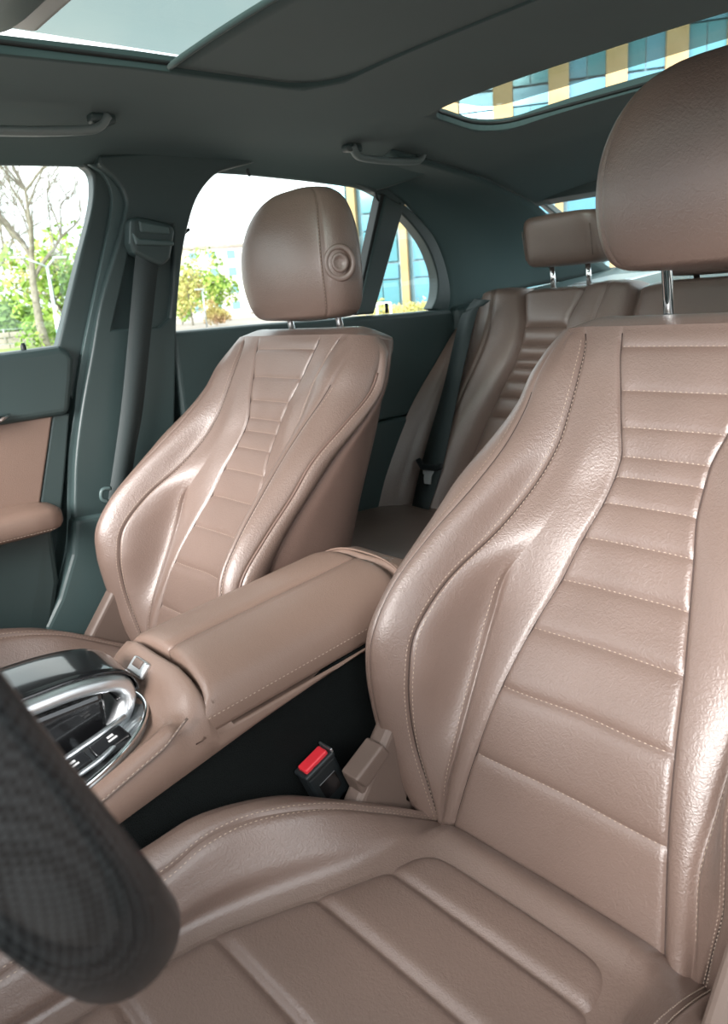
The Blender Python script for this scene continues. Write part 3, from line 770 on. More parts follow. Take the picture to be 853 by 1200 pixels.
# body
def body_top(y):
    return float(np.interp(y, [-.3, -.1, .0, .1, .19, .25, .29, .308, .322, .335, .36, .63, .655, .69, .73, .76], [.360, .400, .428, .452, .474, .490, .503, .524, .543, .552, .490, .515, .581, .574, .548, .50]))
SEAMZ = lambda y: float(np.interp(y, [-.3, .0, .1, .205, .283, .311], [.37, .412, .441, .475, .503, .524]))
rows = []
yy = np.concatenate([np.linspace(-.30, .28, 30), np.linspace(.29, .34, 14), np.linspace(.345, .64, 16), np.linspace(.645, .66, 5), np.linspace(.67, .76, 12)])
for y in yy:
    zt, zl = body_top(y), ZL(y)
    lid = .342 < y < .642
    row = []
    if lid:
        pr = [(0, zt), (.06, zt), (.095, zt-.001), (.1005, zt-.003), (.1045, ZT(y)-.068), (.1055, ZT(y)-.071), (.1058, (ZT(y)-.071+zl)/2), (.1055, zl+.003), (.102, zl)]
    else:
        w_ = float(smooth(.285, .325, np.float64(y))); zs = SEAMZ(y)+.011
        pA = [(0, zt), (.05, zt), (.076, zt+.001), (.089, zs-.006), (.0965, zs), (.1035, zs-.011), (.1058, (zs-.011+zl)/2), (.1055, zl+.003), (.102, zl)]
        pB = [(0, zt), (.05, zt+.001), (.076, zt-.0055), (.090, zt-.0150), (.0995, zt-.029), (.1045, zt-.043), (.1058, (zt-.043+zl)/2), (.1055, zl+.003), (.102, zl)]
        pr = [(p[0]*(1-w_)+q[0]*w_, p[1]*(1-w_)+q[1]*w_) for p, q in zip(pA, pB)]
    full = [(-x, z) for x, z in pr[:0:-1]]+pr
    rows.append([(x, y, z) for x, z in full])
o = gridobj('console_body', rows, LEATHER_SMOOTH, None); crel(o)
for s in (-1, 1):
    st = Stitch(); L = np.array([(s*.1056, y, SEAMZ(y)-.002) for y in np.linspace(.0, .312, 50)])
    st.run(L, np.tile([s*1., 0, .2], (50, 1))); crel(st.build('console_stitching', None))
    o = tube('console_seam', L[:, :]-np.array([s*.0012, 0, .003]), .0015, BROWN_PLASTIC, None, 6); crel(o)
    o = prism('carpet_side', [(s*.103, -.30, .0), (s*.103, -.30, ZL(-.3)+.01), (s*.103, .0, ZL(0)+.01), (s*.103, .1, ZL(.1)+.01), (s*.103, .22, ZL(.22)+.01), (s*.103, .395, ZL(.395)+.008), (s*.103, .55, ZL(.55)+.008), (s*.103, .74, ZL(.70)-.01), (s*.103, .76, .0)], (-s*.02, 0, 0), CARPET, None, .002); crel(o)
o = prism('rear_cover', [(-.104, .755, .51), (.104, .755, .51), (.104, .775, .30), (.104, .765, .02), (-.104, .765, .02), (-.104, .775, .30)], (0, -.02, 0), BLACKP, None, .006); crel(o)
# thin bright strip at the back of the lid
L = np.array([(x, .648+.010*(1-(x/.1)**2), ZT(.65)-.0005-.026*abs(x/.1)**3.0) for x in np.linspace(-.095, .095, 26)])
crel(tube('lid_hinge_strip', L, .0016, LEATHER_SMOOTH, None, 8))
# lid release
lr = A(163, 781, 'z', .540)
o = box('lid_release', (-.010, .3155, .5375), (.036, .020, .008), SILVER, None, .003, axes=[(1, 0, 0), (0, .70, .714), (0, -.714, .70)]); crel(o)
o = box('release_notch', (-.010, .3155, .5430), (.018, .010, .004), BROWN_PLASTIC, None, .001, axes=[(1, 0, 0), (0, .70, .714), (0, -.714, .70)]); crel(o)
# ---- controller tray: oval dish with bright rim
def ZTR(y): return .4815+.25*(y-.19)
def oval(k, hw, yr, yf=-.06, zoff=0.0, n=56):
    pts = []
    for a in np.linspace(-math.pi/2, math.pi/2, n):
        x = hw*math.sin(a); y = yr-.13+.13*math.copysign(abs(math.cos(a))**.82, math.cos(a))
        pts.append((x, y))
    pts = [(-hw*.96, yf)]+pts+[(hw*.96, yf)]
    return np.array([(x, y, ZTR(y)+zoff) for x, y in pts])
XT = .012
tray = [oval(0, .084, .304, zoff=-.010), oval(0, .084, .304, zoff=.004), oval(0, .0815, .3015, zoff=.006), oval(0, .079, .299, zoff=.0035), oval(0, .071, .291, zoff=-.001), oval(0, .05, .262, zoff=-.002), oval(0, .02, .20, zoff=-.002)]
P = np.array(tray); P[..., 0] += XT
o = gridobj('controller_tray', P, GRAPHITE, None, flip=True); crel(o)
rim = oval(0, .0825, .3025, zoff=.0055); rim[:, 0] += XT
o = tube('tray_rim', rim, .0032, CHROME, None, 10); crel(o)
# palm rest: a silver arch over the tray, open at its sides
side = catmull(np.array([(.262, .500), (.278, .514), (.285, .530), (.280, .545), (.260, .556), (.215, .563), (.14, .562), (.06, .553), (.00, .538), (-.05, .495)]), 6)
rows = []
T = np.gradient(side, axis=0); T /= np.linalg.norm(T, axis=1)[:, None]
for i, ((y, z), t) in enumerate(zip(side, T)):
    n = np.array([-t[1], t[0]]) if False else np.array([t[1], -t[0]])
    if n[1] < 0 and z > .55: n = -n
    hw = float(np.interp(y, [-.05, .1, .2, .26, .285], [.046, .046, .045, .041, .034]))
    th = .0115
    ring = []
    for k in range(24):
        a = 2*math.pi*k/24; ca, sa = math.cos(a), math.sin(a)
        u = hw*math.copysign(abs(ca)**.45, ca); w = th*math.copysign(abs(sa)**.8, sa)
        ring.append((u-.005, y+n[0]*w, z+n[1]*w-.105*u))
    rows.append(ring)
o = gridobj('palm_rest', rows, SILVER, None, closed_v=True, flip=True); crel(o)
rows = []
for (y, z), t in zip(side[10:40], T[10:40]):
    n = np.array([t[1], -t[0]]); n = n if n[1] > 0 else -n
    hw = float(np.interp(y, [-.05, .1, .2, .26, .285], [.038, .038, .037, .033, .028]))
    rows.append([(u-.005, y+n[0]*.0125, z+n[1]*(.0125-.003*(abs(u)/.038)**4)-.105*u) for u in np.linspace(-hw, hw, 9)])
pad = gridobj('touchpad', rows, PIANO, None, thick=.002); crel(pad)
for k, (u, y) in enumerate(((.012, .232), (-.010, .236), (-.002, .222))):
    i = int(np.argmin(np.abs(side[10:40, 0]-y)))+10
    o = box('touchpad_mark', (u-.005, side[i, 0], side[i, 1]+.0138-.105*u), (.005, .003, .0006), WHITE_INK, None, 0); crel(o)
# inner gloss block under the arch and the key row beside it
crel(tube('arch_rail', np.array([(.040, .272, ZTR(.272)+.012), (.042, .24, ZTR(.24)+.012), (.043, .15, ZTR(.15)+.012), (.043, .04, ZTR(.04)+.012)]), .0035, SILVER, None, 10))
o = box('arch_core', (-.010, .135, .512), (.070, .25, .066), PIANO, None, .008); crel(o)
for k in range(4):
    y = .245-k*.042
    kb = box('control_key', (.058, y, ZTR(y)+.006), (.026, .038, .010), PIANO, None, .002, axes=[(1, 0, 0), (0, .965, .26), (0, -.26, .965)]); crel(kb)
    for dx, w in ((-.003, .004), (.004, .003)):
        m_ = box('key_symbol', (.058+dx, y+.002, ZTR(y)+.0122), (w, .007 if dx < 0 else .010, .0005), WHITE_INK, None, 0, axes=[(1, 0, 0), (0, .965, .26), (0, -.26, .965)]); crel(m_)
L = np.array([(.075-.02*smooth(.22, .285, y), y, ZTR(y)+.008) for y in np.linspace(.05, .283, 26)])
o = tube('key_bezel', L, .0028, SILVER, None, 10); crel(o)
tag(con, 'brown leather centre console with split armrest lid and silver touchpad controller', 'console')

# ================================================================== belt buckle by the driver seat
bk = empty('seatbelt_buckle', (.119, .455, .30))
top = A(368, 893, 'x', .119); bot = A(402, 955, 'x', .119)
ax = top-bot; ax /= np.linalg.norm(ax)
e1 = np.array([0, ax[2], -ax[1]]); ex = np.array([1., 0, 0])
def bb(name, t, w, l, d, m, b=.003, dx=0, off=0): return rel(box(name, top+ax*t+e1*off+ex*dx, (d, w, l), m, None, b, axes=[ex, e1, ax]), bk)
bb('buckle_body', -.034, .046, .062, .024, BLACKP, .005)
bb('button_frame', -.002, .047, .008, .0255, BLACKP, .003)
bb('release_button', .003, .036, .008, .017, RED, .0025)
bb('latch_slot', .0035, .003, .006, .0235, SILVER, .001, 0, .022)
bb('label_recess', -.034, .026, .026, .003, PIANO, .001, .0115)
rel(tube('stalk', [bot-ax*.002, bot-ax*.08], .009, BLACKP, None, 10), bk)
tag(bk, 'black seat belt buckle with red release button beside the console', 'buckle')
# bracket cover behind it
br = seat
o = prism('bracket_cover', px_on([(417, 916), (448, 874), (462, 884), (474, 905), (486, 930), (482, 944), (432, 944)], .166), (-.028, 0, 0), BROWN_PLASTIC, None, .004); rel(o, br)
o = prism('bracket_ridge', px_on([(417, 916), (449, 873), (459, 883), (431, 925)], .172), (-.03, 0, 0), BROWN_PLASTIC, None, .004); rel(o, br)
o = tube('screw_cap', [A(478, 931, 'x', .164), A(478, 931, 'x', .164)+np.array([.004, 0, 0])], .007, BROWN_PLASTIC, None, 14); rel(o, br)

# ================================================================== passenger belt on the B pillar
pb = empty('seatbelt', (-.65, .68, .6))
Lp = catmull(np.array([A(*q, 'x', v) for q, v in (((161, 285), -.650), ((157.7, 309.4), -.648), ((150, 395), -.642), ((141.5, 480), -.640), ((129.7, 565), -.640), ((118, 640), -.645))]), 5)
Rp = catmull(np.array([A(*q, 'x', v) for q, v in (((190, 287), -.650), ((184.7, 315), -.648), ((176, 395), -.642), ((167, 480), -.640), ((156, 545), -.640), ((146, 640), -.645))]), 5)
rel(ribbon_strip('webbing', Lp, Rp, WEB), pb)
o = px_slab('belt_guide', [(154, 257), (163, 253), (201, 262), (206, 270), (204, 282), (200, 304), (190, 312), (176, 306), (158, 297), (153, 285)], -.640, .035, TRIM, None, .009); rel(o, pb)
o = px_slab('guide_lip', [(156, 272), (164, 279), (204, 282), (205, 288), (160, 287)], -.634, .03, TRIM_L, None, .004); rel(o, pb)
o = px_slab('adjuster_button', [(163, 258), (198, 265), (200, 275), (165, 272)], -.636, .03, TRIM_L, None, .004); rel(o, pb)
o = tube('lower_ring', catmull(np.array([A(*q, 'x', -.62) for q in ((130, 572), (120, 574), (119, 584), (127, 588))]), 4), .004, TRIM_L, None, 8); rel(o, pb)
tag(pb, 'dark front seat belt with height adjuster hanging on the B-pillar', 'seat belt')

# ================================================================== grab handles
def handle(px0, px1, xx, label):
    h = empty('grab_handle')
    a = A(*px0, 'x', xx); b = A(*px1, 'x', xx); h.location = tuple((a+b)/2)
    d = (b-a); up = np.array([.004, 0, .022])
    pts = catmull(np.array([a+up, a+d*.06+up*.25, a+d*.16, a+d*.5-up*.12, a+d*.84, a+d*.94+up*.25, b+up]), 6)
    rel(tube('grip', pts, .0095, HANDLE, None, 14, sx=.8), h)
    for q, s in ((a+d*.03, 1), (b-d*.03, -1)):
        rel(box('mount', q+np.array([-.004, 0, .018]), (.024, .045, .016), TRIM, None, .006), h)
    return tag(h, label, 'grab handle', 'roof grab handles')
handle((-95, 150), (128, 153), -.545, 'grab handle above the front passenger window')
handle((412, 184), (497, 190), -.560, 'grab handle above the rear passenger window')

# ================================================================== steering wheel
sw = empty('steering_wheel', (.37, .0, .70))
def carbon():
    m = bpy.data.materials.new('carbon_weave'); m.use_nodes = True; n = m.node_tree; b = n.nodes['Principled BSDF']
    t = n.nodes.new('ShaderNodeTexCoord'); c = n.nodes.new('ShaderNodeTexChecker'); c.inputs['Scale'].default_value = 420
    c.inputs['Color1'].default_value = (.0035, .004, .0045, 1); c.inputs['Color2'].default_value = (.014, .016, .017, 1)
    mp = n.nodes.new('ShaderNodeMapping'); mp.inputs['Rotation'].default_value = (.5, .4, .785)
    n.links.new(t.outputs['Object'], mp.inputs[0]); n.links.new(mp.outputs[0], c.inputs['Vector']); n.links.new(c.outputs['Color'], b.inputs['Base Color'])
    b.inputs['Roughness'].default_value = .45; b.inputs['Specular IOR Level'].default_value = .12; b.inputs['Coat Weight'].default_value = .18; b.inputs['Coat Roughness'].default_value = .06
    return m
CARBON = carbon()
SW_C = np.array(SWC); SW_T = math.radians(SWT); SW_R, SW_r = .180, .0215
def swp(a, rad, off):       # angle a round the wheel, radius, offset towards the driver
    u = np.array([1., 0, 0]); v = np.array([0, -math.sin(SW_T), math.cos(SW_T)]); n = np.array([0, math.cos(SW_T), math.sin(SW_T)])
    return SW_C+u*rad*math.cos(a)+v*rad*math.sin(a)+n*off
P = []
for a in np.linspace(0, 2*math.pi, 120, endpoint=False):
    ring = []
    grip = 1+.10*math.exp(-((math.sin(a)-.35)/.22)**2)
    for k in range(28):
        b = 2*math.pi*k/28
        ring.append(swp(a, SW_R+SW_r*.95*grip*math.cos(b), SW_r*1.15*grip*math.sin(b)))
    P.append(ring)
rim_o = gridobj('rim', P, CARBON, None, closed_u=True, closed_v=True); rel(rim_o, sw)
P = []
for t in np.linspace(0, 1, 14):
    ring = []
    q = (1-t**3)**.4 if t < 1 else .01
    for k in range(48):
        a = 2*math.pi*k/48
        rx = .082+.012*math.cos(2*a)
        ring.append(swp(a, rx*(.62+.38*q) if t < 1 else .02, -.055+.075*t))
    P.append(ring)
rel(gridobj('hub', P, BLACKP, None, closed_v=True, flip=True), sw)
for a0 in (math.radians(8), math.radians(172), math.radians(270)):
    rows = []
    for t in np.linspace(0, 1, 8):
        rad_ = .06+(.17-.06)*t; hw = .030-.008*t; ring = []
        for k in range(16):
            b = 2*math.pi*k/16
            p = swp(a0, rad_, -.022+.018*t+.012*math.sin(b))
            tang = swp(a0+math.pi/2, 1, 0)-SW_C
            ring.append(p+tang*hw*math.copysign(abs(math.cos(b))**.6, math.cos(b)))
        rows.append(ring)
    rel(gridobj('spoke', rows, BLACKP, None, closed_v=True, flip=True), sw)
    if a0 < 4:
        rows = []
        for t in np.linspace(.25, .95, 6):
            rad_ = .06+(.17-.06)*t; tang = swp(a0+math.pi/2, 1, 0)-SW_C
            rows.append([swp(a0, rad_, -.022+.018*t+.0125)+tang*w for w in np.linspace(-.016, .016, 5)])
        rel(gridobj('spoke_bezel', rows, SILVER, None, thick=.002), sw)
rel(tube('column', [swp(0, 0, -.05), swp(0, 0, -.30)], .045, BLACKP, None, 24), sw)
tag(sw, 'dark carbon-weave steering wheel, out of focus in the lower left corner', 'steering wheel')

# ================================================================== rear bench
rb = empty('rear_seat', (0, 1.5, .0))
RP0, RN = np.array([0, 1.66, .905]), np.array([0, -.907, .42])
YP = lambda z: 1.66-(.905-z)*.463
RX = -.388
pz = sorted([float(AP(640-(py-383)*.45, py, RP0, RN)[2]) for py in (383, 404, 420, 431, 446, 466, 489)])
pz = [.42, .49]+[z for z in pz if z > .5]
hwz = lambda z: float(np.interp(z, [.38, .5, .6, .68, .74, .79, .84, .905], [.140, .128, .108, .085, .066, .060, .066, .090]))
def rear_pt(x, z, bulge=0.0):
    y = YP(z)-bulge*.907
    return np.array([x, y, z+bulge*.42])
ZT_R = .905
def over(P, n=8):
    """roll the top edge backwards"""
    P = list(P); last = np.array(P[-1])
    for t in np.linspace(0, 1, n)[1:]:
        a = t*math.pi/2
        P.append(last+np.stack([np.zeros(len(last)), np.full(len(last), .05*(1-math.cos(a))+.05*t), np.full(len(last), .018*math.sin(a)-.02*t*t)], 1))
    return np.array(P)
def rear_section(xc, parent, side):
    bounds = pz+[ZT_R]
    bounds = [.36]+bounds
    for a, b in zip(bounds[:-1], bounds[1:]):
        P = []
        for z in dense(a, b, 10, 1.7):
            hw = hwz(z); e = min(z-a, b-z) if b != ZT_R else z-a
            P.append([rear_pt(xc+u*hw, z, .014*(1-math.exp(-(e/.007)))*(1-abs(u)**8)-.002) for u in dense(-1, 1, 21, 1.8)])
        if b == ZT_R: P = over(P)
        rel(gridobj('backrest_pleat', P, LEATHER, None), parent)
    for s in (-1, 1):
        P = []; seamL = []
        for z in np.linspace(.36, ZT_R, 60):
            hw = hwz(z); row = []
            outer = (.232 if s*side > 0 else .222)
            for u in np.concatenate([dense(0, .55, 18), dense(.55, 1, 16)[1:]]):
                w = hw+(outer-hw)*u
                lowb = 1-smooth(.55, .85, z)
                bl = .012+(.020+.030*lowb)*math.sin(math.pi*min(1, u*1.02))**.8-.016*math.exp(-(u*(outer-hw)/.006)**2)-.030*math.exp(-((1-u)*(outer-hw)/.010)**2)-.006*math.exp(-((u-.55)*(outer-hw)/.005)**2)
                row.append(rear_pt(xc+s*w, z, bl))
            P.append(row)
        P = over(P)
        rel(gridobj('backrest_bolster', P, LEATHER, None, flip=(s < 0)), parent)
for side in (-1, 1):
    rear_section(side*.388, rb, side)
    # side bolster that sweeps forward along the door
    K0 = np.array([A(px, py, 'x', -.668) for px, py in ((440, 597), (452, 551), (480, 479), (511.6, 423), (535.5, 383), (561, 352))])
    K0 = resample(catmull(K0, 6), n=40)
    P = []
    for q in K0:
        z = max(.36, min(q[2], .90)); zi = .36+(.90-.36)*np.clip((q[2]-K0[0, 2])/(K0[-1, 2]-K0[0, 2]), 0, 1)
        b_ = rear_pt(-.607, zi, -.012); a_ = np.array([-.668, q[1], q[2]])
        row = []
        for u in dense(0, 1, 24, 1.5):
            p = b_+(a_-b_)*u; p[1] -= .030*math.sin(math.pi*min(1, u))**.7*(.4+.6*(1-u)); p[1] += .006*math.exp(-((u-.62)/.035)**2)
            row.append((p[0]*-side, p[1], p[2]))
        P.append(row)
    P = over(P)
    rel(gridobj('side_bolster', P, LEATHER, None, flip=(side > 0)), rb)
P = []
for z in np.linspace(.36, ZT_R-.003, 30):
    P.append([rear_pt(x, z, .016*(1-(abs(x)/.152)**6)) for x in np.linspace(-.156, .156, 30)])
rel(gridobj('backrest_centre', over(P), LEATHER, None), rb)
# cushion
P = []
prof = [(1.50, .30), (1.46, .372), (1.40, .388), (1.34, .394), (1.335, .390), (1.33, .394), (1.20, .402), (1.08, .404), (1.03, .396), (.995, .365), (.985, .30), (.99, .12)]
prof = catmull(np.array(prof), 5)
for x in np.linspace(-.66, .66, 60):
    dip = -.012*math.exp(-((abs(x)-.15)/.01)**2)
    P.append([(x, y, z+(dip if z > .3 else 0)+.006*(abs(x)/.66)**6) for y, z in prof])
rel(gridobj('cushion', P, LEATHER, None, flip=True), rb)
def rear_headrest(x, zb, hgt, wid, lift):
    h = empty('headrest'); h.parent = rb; h.location = (x, 1.715-1.5, zb)
    t = np.concatenate([np.linspace(0, .15, 8)[:-1], np.linspace(.15, .8, 10)[:-1], np.linspace(.8, 1, 9)])
    def ringp(tt_, k, n=56):
        a = 2*math.pi*k/n; ca, sa = math.cos(a), math.sin(a); e = .42
        q = max(.0, 1-abs(2*tt_-1)**5)**.28
        hw = wid/2*(.55+.45*q)*(1-.06*tt_); d = .055*(.45+.55*q)
        return (hw*math.copysign(abs(ca)**e, ca), d*math.copysign(abs(sa)**.62, sa)-.025*tt_, tt_*hgt)
    P = np.array([[ringp(v, k) for k in range(56)] for v in t])
    gridobj('headrest_pad', P, LEATHER, h, closed_v=True)
    for idx in (0, -1):
        ring = list(P[idx]); c = np.mean(ring, 0); n = len(ring); F = [(i, (i+1) % n, n) for i in range(n)]
        if idx == 0: F = [f[::-1] for f in F]
        meshobj('headrest_cap', ring+[c], F, LEATHER, h)
    for s in (-1, 1):
        L = np.array([(s*(wid/2-.020)*(.985+.015*math.sin(math.pi*v)), -.052-.025*v, v*hgt) for v in np.linspace(.15, .72, 12)])
        tube('headrest_seam', L, .0012, BROWN_PLASTIC, h, 6)
    for s in (-1, 1):
        tube('headrest_post', [(s*.052, -.01, .01), (s*.052, -.004, -.03), (s*.052, .0, -.05-lift)], .0065, CHROME, h, 16)
    return h
rear_headrest(-.376, .968, .122, .232, .02); rear_headrest(.376, .968, .122, .232, .02)
rear_headrest(0, .922, .085, .235, .0)
tag(rb, 'brown leather rear bench seat with pleated back and chrome-post headrests', 'rear seat')

# ================================================================== rear belt
rbelt = empty('seatbelt', (-.62, 1.45, .40))
BP0, BN = np.array([0, 1.335, .37]), np.array([0, -.907, .42])
Le = [(556, 350), (546, 364), (537.5, 379), (519.6, 455), (495.6, 539), (482, 598)]; Ri = [(575, 352), (567, 358), (559.5, 365), (541.5, 439), (519.6, 543), (501.6, 600.5)]
Lw = catmull(np.array([AP(x, y, BP0, BN) for x, y in Le]), 5); Rw = catmull(np.array([AP(x, y, BP0, BN) for x, y in Ri]), 5)
rel(ribbon_strip('webbing', Lw, Rw, WEB), rbelt)
TP = BP0+BN*.010
o = prism('latch_grip', [AP(x, y, TP, BN) for x, y in ((489, 540), (494, 537), (497, 544), (514, 546), (520, 543), (519, 550), (512, 553), (495, 551))], BN*.010, BLACKP, None, .003); rel(o, rbelt)
op = [AP(x, y, TP, BN) for x, y in ((496, 550), (509, 552), (506, 558), (505, 568), (498, 567), (497, 557))]
o = prism('latch_plate', op, BN*.004, BRIGHT, None, 0)
hole = [AP(x, y, TP-BN*.02, BN) for x, y in ((499.5, 557.5), (504, 558.5), (503, 565), (500, 564.5))]
cut(o, [prism('cut', hole, BN*.05, CHROME, None, 0)]); bevel(o, .0008, 2); rel(o, rbelt)
tag(rbelt, 'dark rear seat belt with metal latch plate lying on the rear bench', 'seat belt')

# ================================================================== outside
GZ = -.26
def mat_var(name, c1, c2, scale, rough=.9):
    m = mat(name, c1, rough); n = m.node_tree; b = n.nodes['Principled BSDF']
    t = n.nodes.new('ShaderNodeTexCoord'); z = n.nodes.new('ShaderNodeTexNoise'); z.inputs['Scale'].default_value = scale; z.inputs['Detail'].default_value = 5
    r = n.nodes.new('ShaderNodeValToRGB'); r.color_ramp.elements[0].position = .38; r.color_ramp.elements[1].position = .62
    r.color_ramp.elements[0].color = (*c1, 1); r.color_ramp.elements[1].color = (*c2, 1)
    n.links.new(t.outputs['Object'], z.inputs['Vector']); n.links.new(z.outputs['Fac'], r.inputs['Fac']); n.links.new(r.outputs['Color'], b.inputs['Base Color'])
    return m
PAVE = mat_var('paving', (.30, .25, .22), (.40, .34, .30), .8)
GRASS = mat_var('lawn_grass', (.16, .26, .05), (.30, .36, .10), .5)
LEAF = mat_var('green_leaves', (.16, .30, .05), (.34, .44, .08), .7)
LEAF_D = mat_var('dark_green_leaves', (.10, .20, .06), (.18, .28, .08), .7)
LEAF_Y = mat_var('yellow_green_leaves', (.42, .44, .12), (.55, .42, .18), .7)
LEAF_P = mat_var('peach_leaves', (.55, .32, .20), (.50, .42, .14), .7)
BARK = mat_var('grey_bark', (.17, .15, .12), (.26, .23, .19), 6)
STONE = mat_var('stone_wall', (.36, .31, .27), (.26, .23, .20), 2)
GALV = mat('galvanised_metal', (.50, .56, .58), .4, .6)
OCHRE = mat_var('ochre_cladding', (.33, .235, .11), (.37, .27, .14), .6)
FGLASS = mat('teal_facade_glass', (.06, .21, .25), .08, .25, spec=.8)
FGLASS2 = mat('blue_facade_glass', (.08, .23, .31), .10, .25, spec=.8)
SPANDREL = mat('blue_grey_spandrel', (.16, .30, .35), .35)
MULL = mat('mullion_metal', (.16, .22, .24), .4, .5)
BUFF = mat_var('washed_out_render', (.80, .70, .64), (.86, .80, .76), .3)  # albedo raised to paint in the glare over distance

def ground_at(px, py): return A(px, py, 'z', GZ)
g = prism('ground', [(-400, -200, GZ), (200, -200, GZ), (200, 400, GZ), (-400, 400, GZ)], (0, 0, -.3), PAVE, None, 0); structure(g, 'paved ground outside the car')
DIRL = ray(40, 380); DIRL[2] = 0; DIRL /= np.linalg.norm(DIRL)
SIDEL = np.array([-DIRL[1], DIRL[0], 0])
def out(px, dist, z=GZ):
    """a spot on the ground seen in picture column px, dist metres away"""
    d = ray(px, 380); d[2] = 0; d /= np.linalg.norm(d)
    p = CAM+d*dist; p[2] = z; return p
# lawn bed seen through the front window
c0 = out(20, 50); 
lawn = prism('lawn', [c0+SIDEL*s-DIRL*a for s, a in ((-6.5, 17), (-5.5, -18), (30, -18), (30, 17))], (0, 0, .012), GRASS, None, 0)
structure(lawn, 'green lawn beyond the paving outside the front window')
def leaf_cloud(name, cen, rad, n, m, parent, size=.22, seed=0):
    r = np.random.default_rng(seed); V = []; F = []
    lobes = [(np.array([r.normal()*.45*rad[0], r.normal()*.45*rad[1], r.normal()*.4*rad[2]]), .45+.35*r.random()) for _ in range(9)]
    for i in range(n):
        lc, lr = lobes[r.integers(len(lobes))]
        d = r.normal(size=3); d /= np.linalg.norm(d)
        p = np.array(cen)+lc+d*np.array(rad)*lr*(.55+.45*r.random()**.5)
        if p[2] < GZ+.1: continue
        u = r.normal(size=3); u /= np.linalg.norm(u); w = np.cross(u, r.normal(size=3)); w /= np.linalg.norm(w)
        s = size*(.6+.8*r.random()); k = len(V)
        V += [p-u*s, p+w*s*.45, p+u*s, p-w*s*.45]; F.append((k, k+1, k+2, k+3))
    o = meshobj(name, V, F, m, None, False); o['kind'] = 'stuff'
    return rel(o, parent)
def branches(name, base, hgt, levels, m, parent, seed, r0=.2, lean=(0, 0), spread=.6, forks=(2, 3)):
    r = np.random.default_rng(seed); V = []; F = []
    def seg(a, b, ra, rb_):
        k = len(V); t = b-a; t = t/np.linalg.norm(t); u = np.cross(t, [.3, .8, .1]); u /= np.linalg.norm(u); w = np.cross(t, u)
        for p, q in ((a, ra), (b, rb_)):
            for j in range(6):
                an = j*math.pi/3; V.append(p+q*(math.cos(an)*u+math.sin(an)*w))
        for j in range(6): F.append((k+j, k+(j+1) % 6, k+6+(j+1) % 6, k+6+j))
    def grow(p, d, L, rad_, lv):
        n = 4; q = p.copy()
        for i in range(n):
            d2 = d+r.normal(size=3)*.10; d2 /= np.linalg.norm(d2); e = q+d2*L/n
            seg(q, e, rad_*(1-.45*i/n), rad_*(1-.45*(i+1)/n)); q = e; d = d2
            if lv > 0 and i >= 1 and r.random() < .6:
                dd = d+r.normal(size=3)*spread; dd[2] += .15; dd /= np.linalg.norm(dd); grow(q, dd, L*.62, rad_*.45, lv-1)
        if lv > 0:
            for _ in range(r.integers(*forks)+1):
                dd = d+r.normal(size=3)*spread*.8; dd[2] += .2; dd /= np.linalg.norm(dd); grow(q, dd, L*.72, rad_*.52, lv-1)
    d = np.array([lean[0], lean[1], 1.]); d /= np.linalg.norm(d)
    grow(np.array(base, float), d, hgt*.42, r0, levels)
    return rel(meshobj(name, V, F, m, None), parent)
def tree(name, px, dist, hgt, label, leaf=None, nleaf=0, rad=None, cz=.6, seed=1, levels=3, r0=.18, size=.22, group=None, cat='tree', lean=(0, 0), spread=.6):
    b = out(px, dist); t = empty(name, tuple(b))
    if levels: branches('trunk_and_branches', b, hgt, levels, BARK, t, seed, r0, lean, spread)
    if leaf: leaf_cloud('foliage', b+np.array([0, 0, hgt*cz]), rad, nleaf, leaf, t, size, seed)
    return tag(t, label, cat, group)
tree('bare_tree', 50, 42, 10.2, 'tall bare tree with forking grey branches seen through front window', seed=5, levels=4, r0=.26, spread=.55, lean=(.12, .0))
tree('bare_tree', -6, 58, 10, 'bare branching tree at the left edge of the front window', seed=9, levels=4, r0=.22, spread=.6)
tree('leafy_tree', 84, 52, 6.0, 'bright green leafy tree beside the lamp post in front window', LEAF, 2600, (3.0, 3.0, 2.6), .52, 3, 2, .14, .24)
tree('leafy_tree', 62, 66, 6.4, 'pale yellow-green tree behind the bare tree', LEAF_Y, 900, (2.4, 2.4, 2.4), .60, 13, 2, .14, .22)
tree('hedge_shrub', 4, 62, 3.2, 'dark green rounded hedge shrub low in the front window', LEAF_D, 2600, (4.2, 4.2, 1.7), .42, 4, 0, size=.24, cat='shrub')
tree('hedge_shrub', 30, 76, 2.6, 'dark green hedge shrub behind the bare tree trunk', LEAF_D, 1800, (3.2, 3.2, 1.5), .45, 24, 0, size=.24, cat='shrub')
tree('flowering_shrub', 58, 43, 1.6, 'light green low shrub beside the person outside', LEAF, 900, (1.6, 1.6, .8), .45, 6, 0, size=.16, cat='shrub')
# low stone wall behind the lawn
wl = empty('stone_wall', tuple(out(45, 45)))
wb = out(45, 45)
r_ = np.random.default_rng(2)
blk = None
for row in range(3):
    x = -2.2
    while x < 2.6:
        L = .55+.45*r_.random()
        o = box('stone', wb+SIDEL*(-x-L/2)+np.array([0, 0, .10+row*.30]), (L-.03, .4, .27), STONE, None, .03, axes=[SIDEL, DIRL, (0, 0, 1)]); rel(o, wl); x += L
tag(wl, 'low stone wall at the edge of the lawn', 'wall')
# mesh fence left of it
fn = empty('garden_fence', tuple(out(10, 47)))
fb = out(12, 47)
for k in range(9): rel(tube('post', [fb+SIDEL*(k*1.1-4), fb+SIDEL*(k*1.1-4)+np.array([0, 0, 1.0])], .04, GALV, None, 8), fn)
for k in range(5): rel(tube('rail', [fb+SIDEL*-4+np.array([0, 0, .2+.19*k]), fb+SIDEL*4.8+np.array([0, 0, .2+.19*k])], .018, GALV, None, 6), fn)
tag(fn, 'grey metal fence along the lawn by the hedge', 'fence')
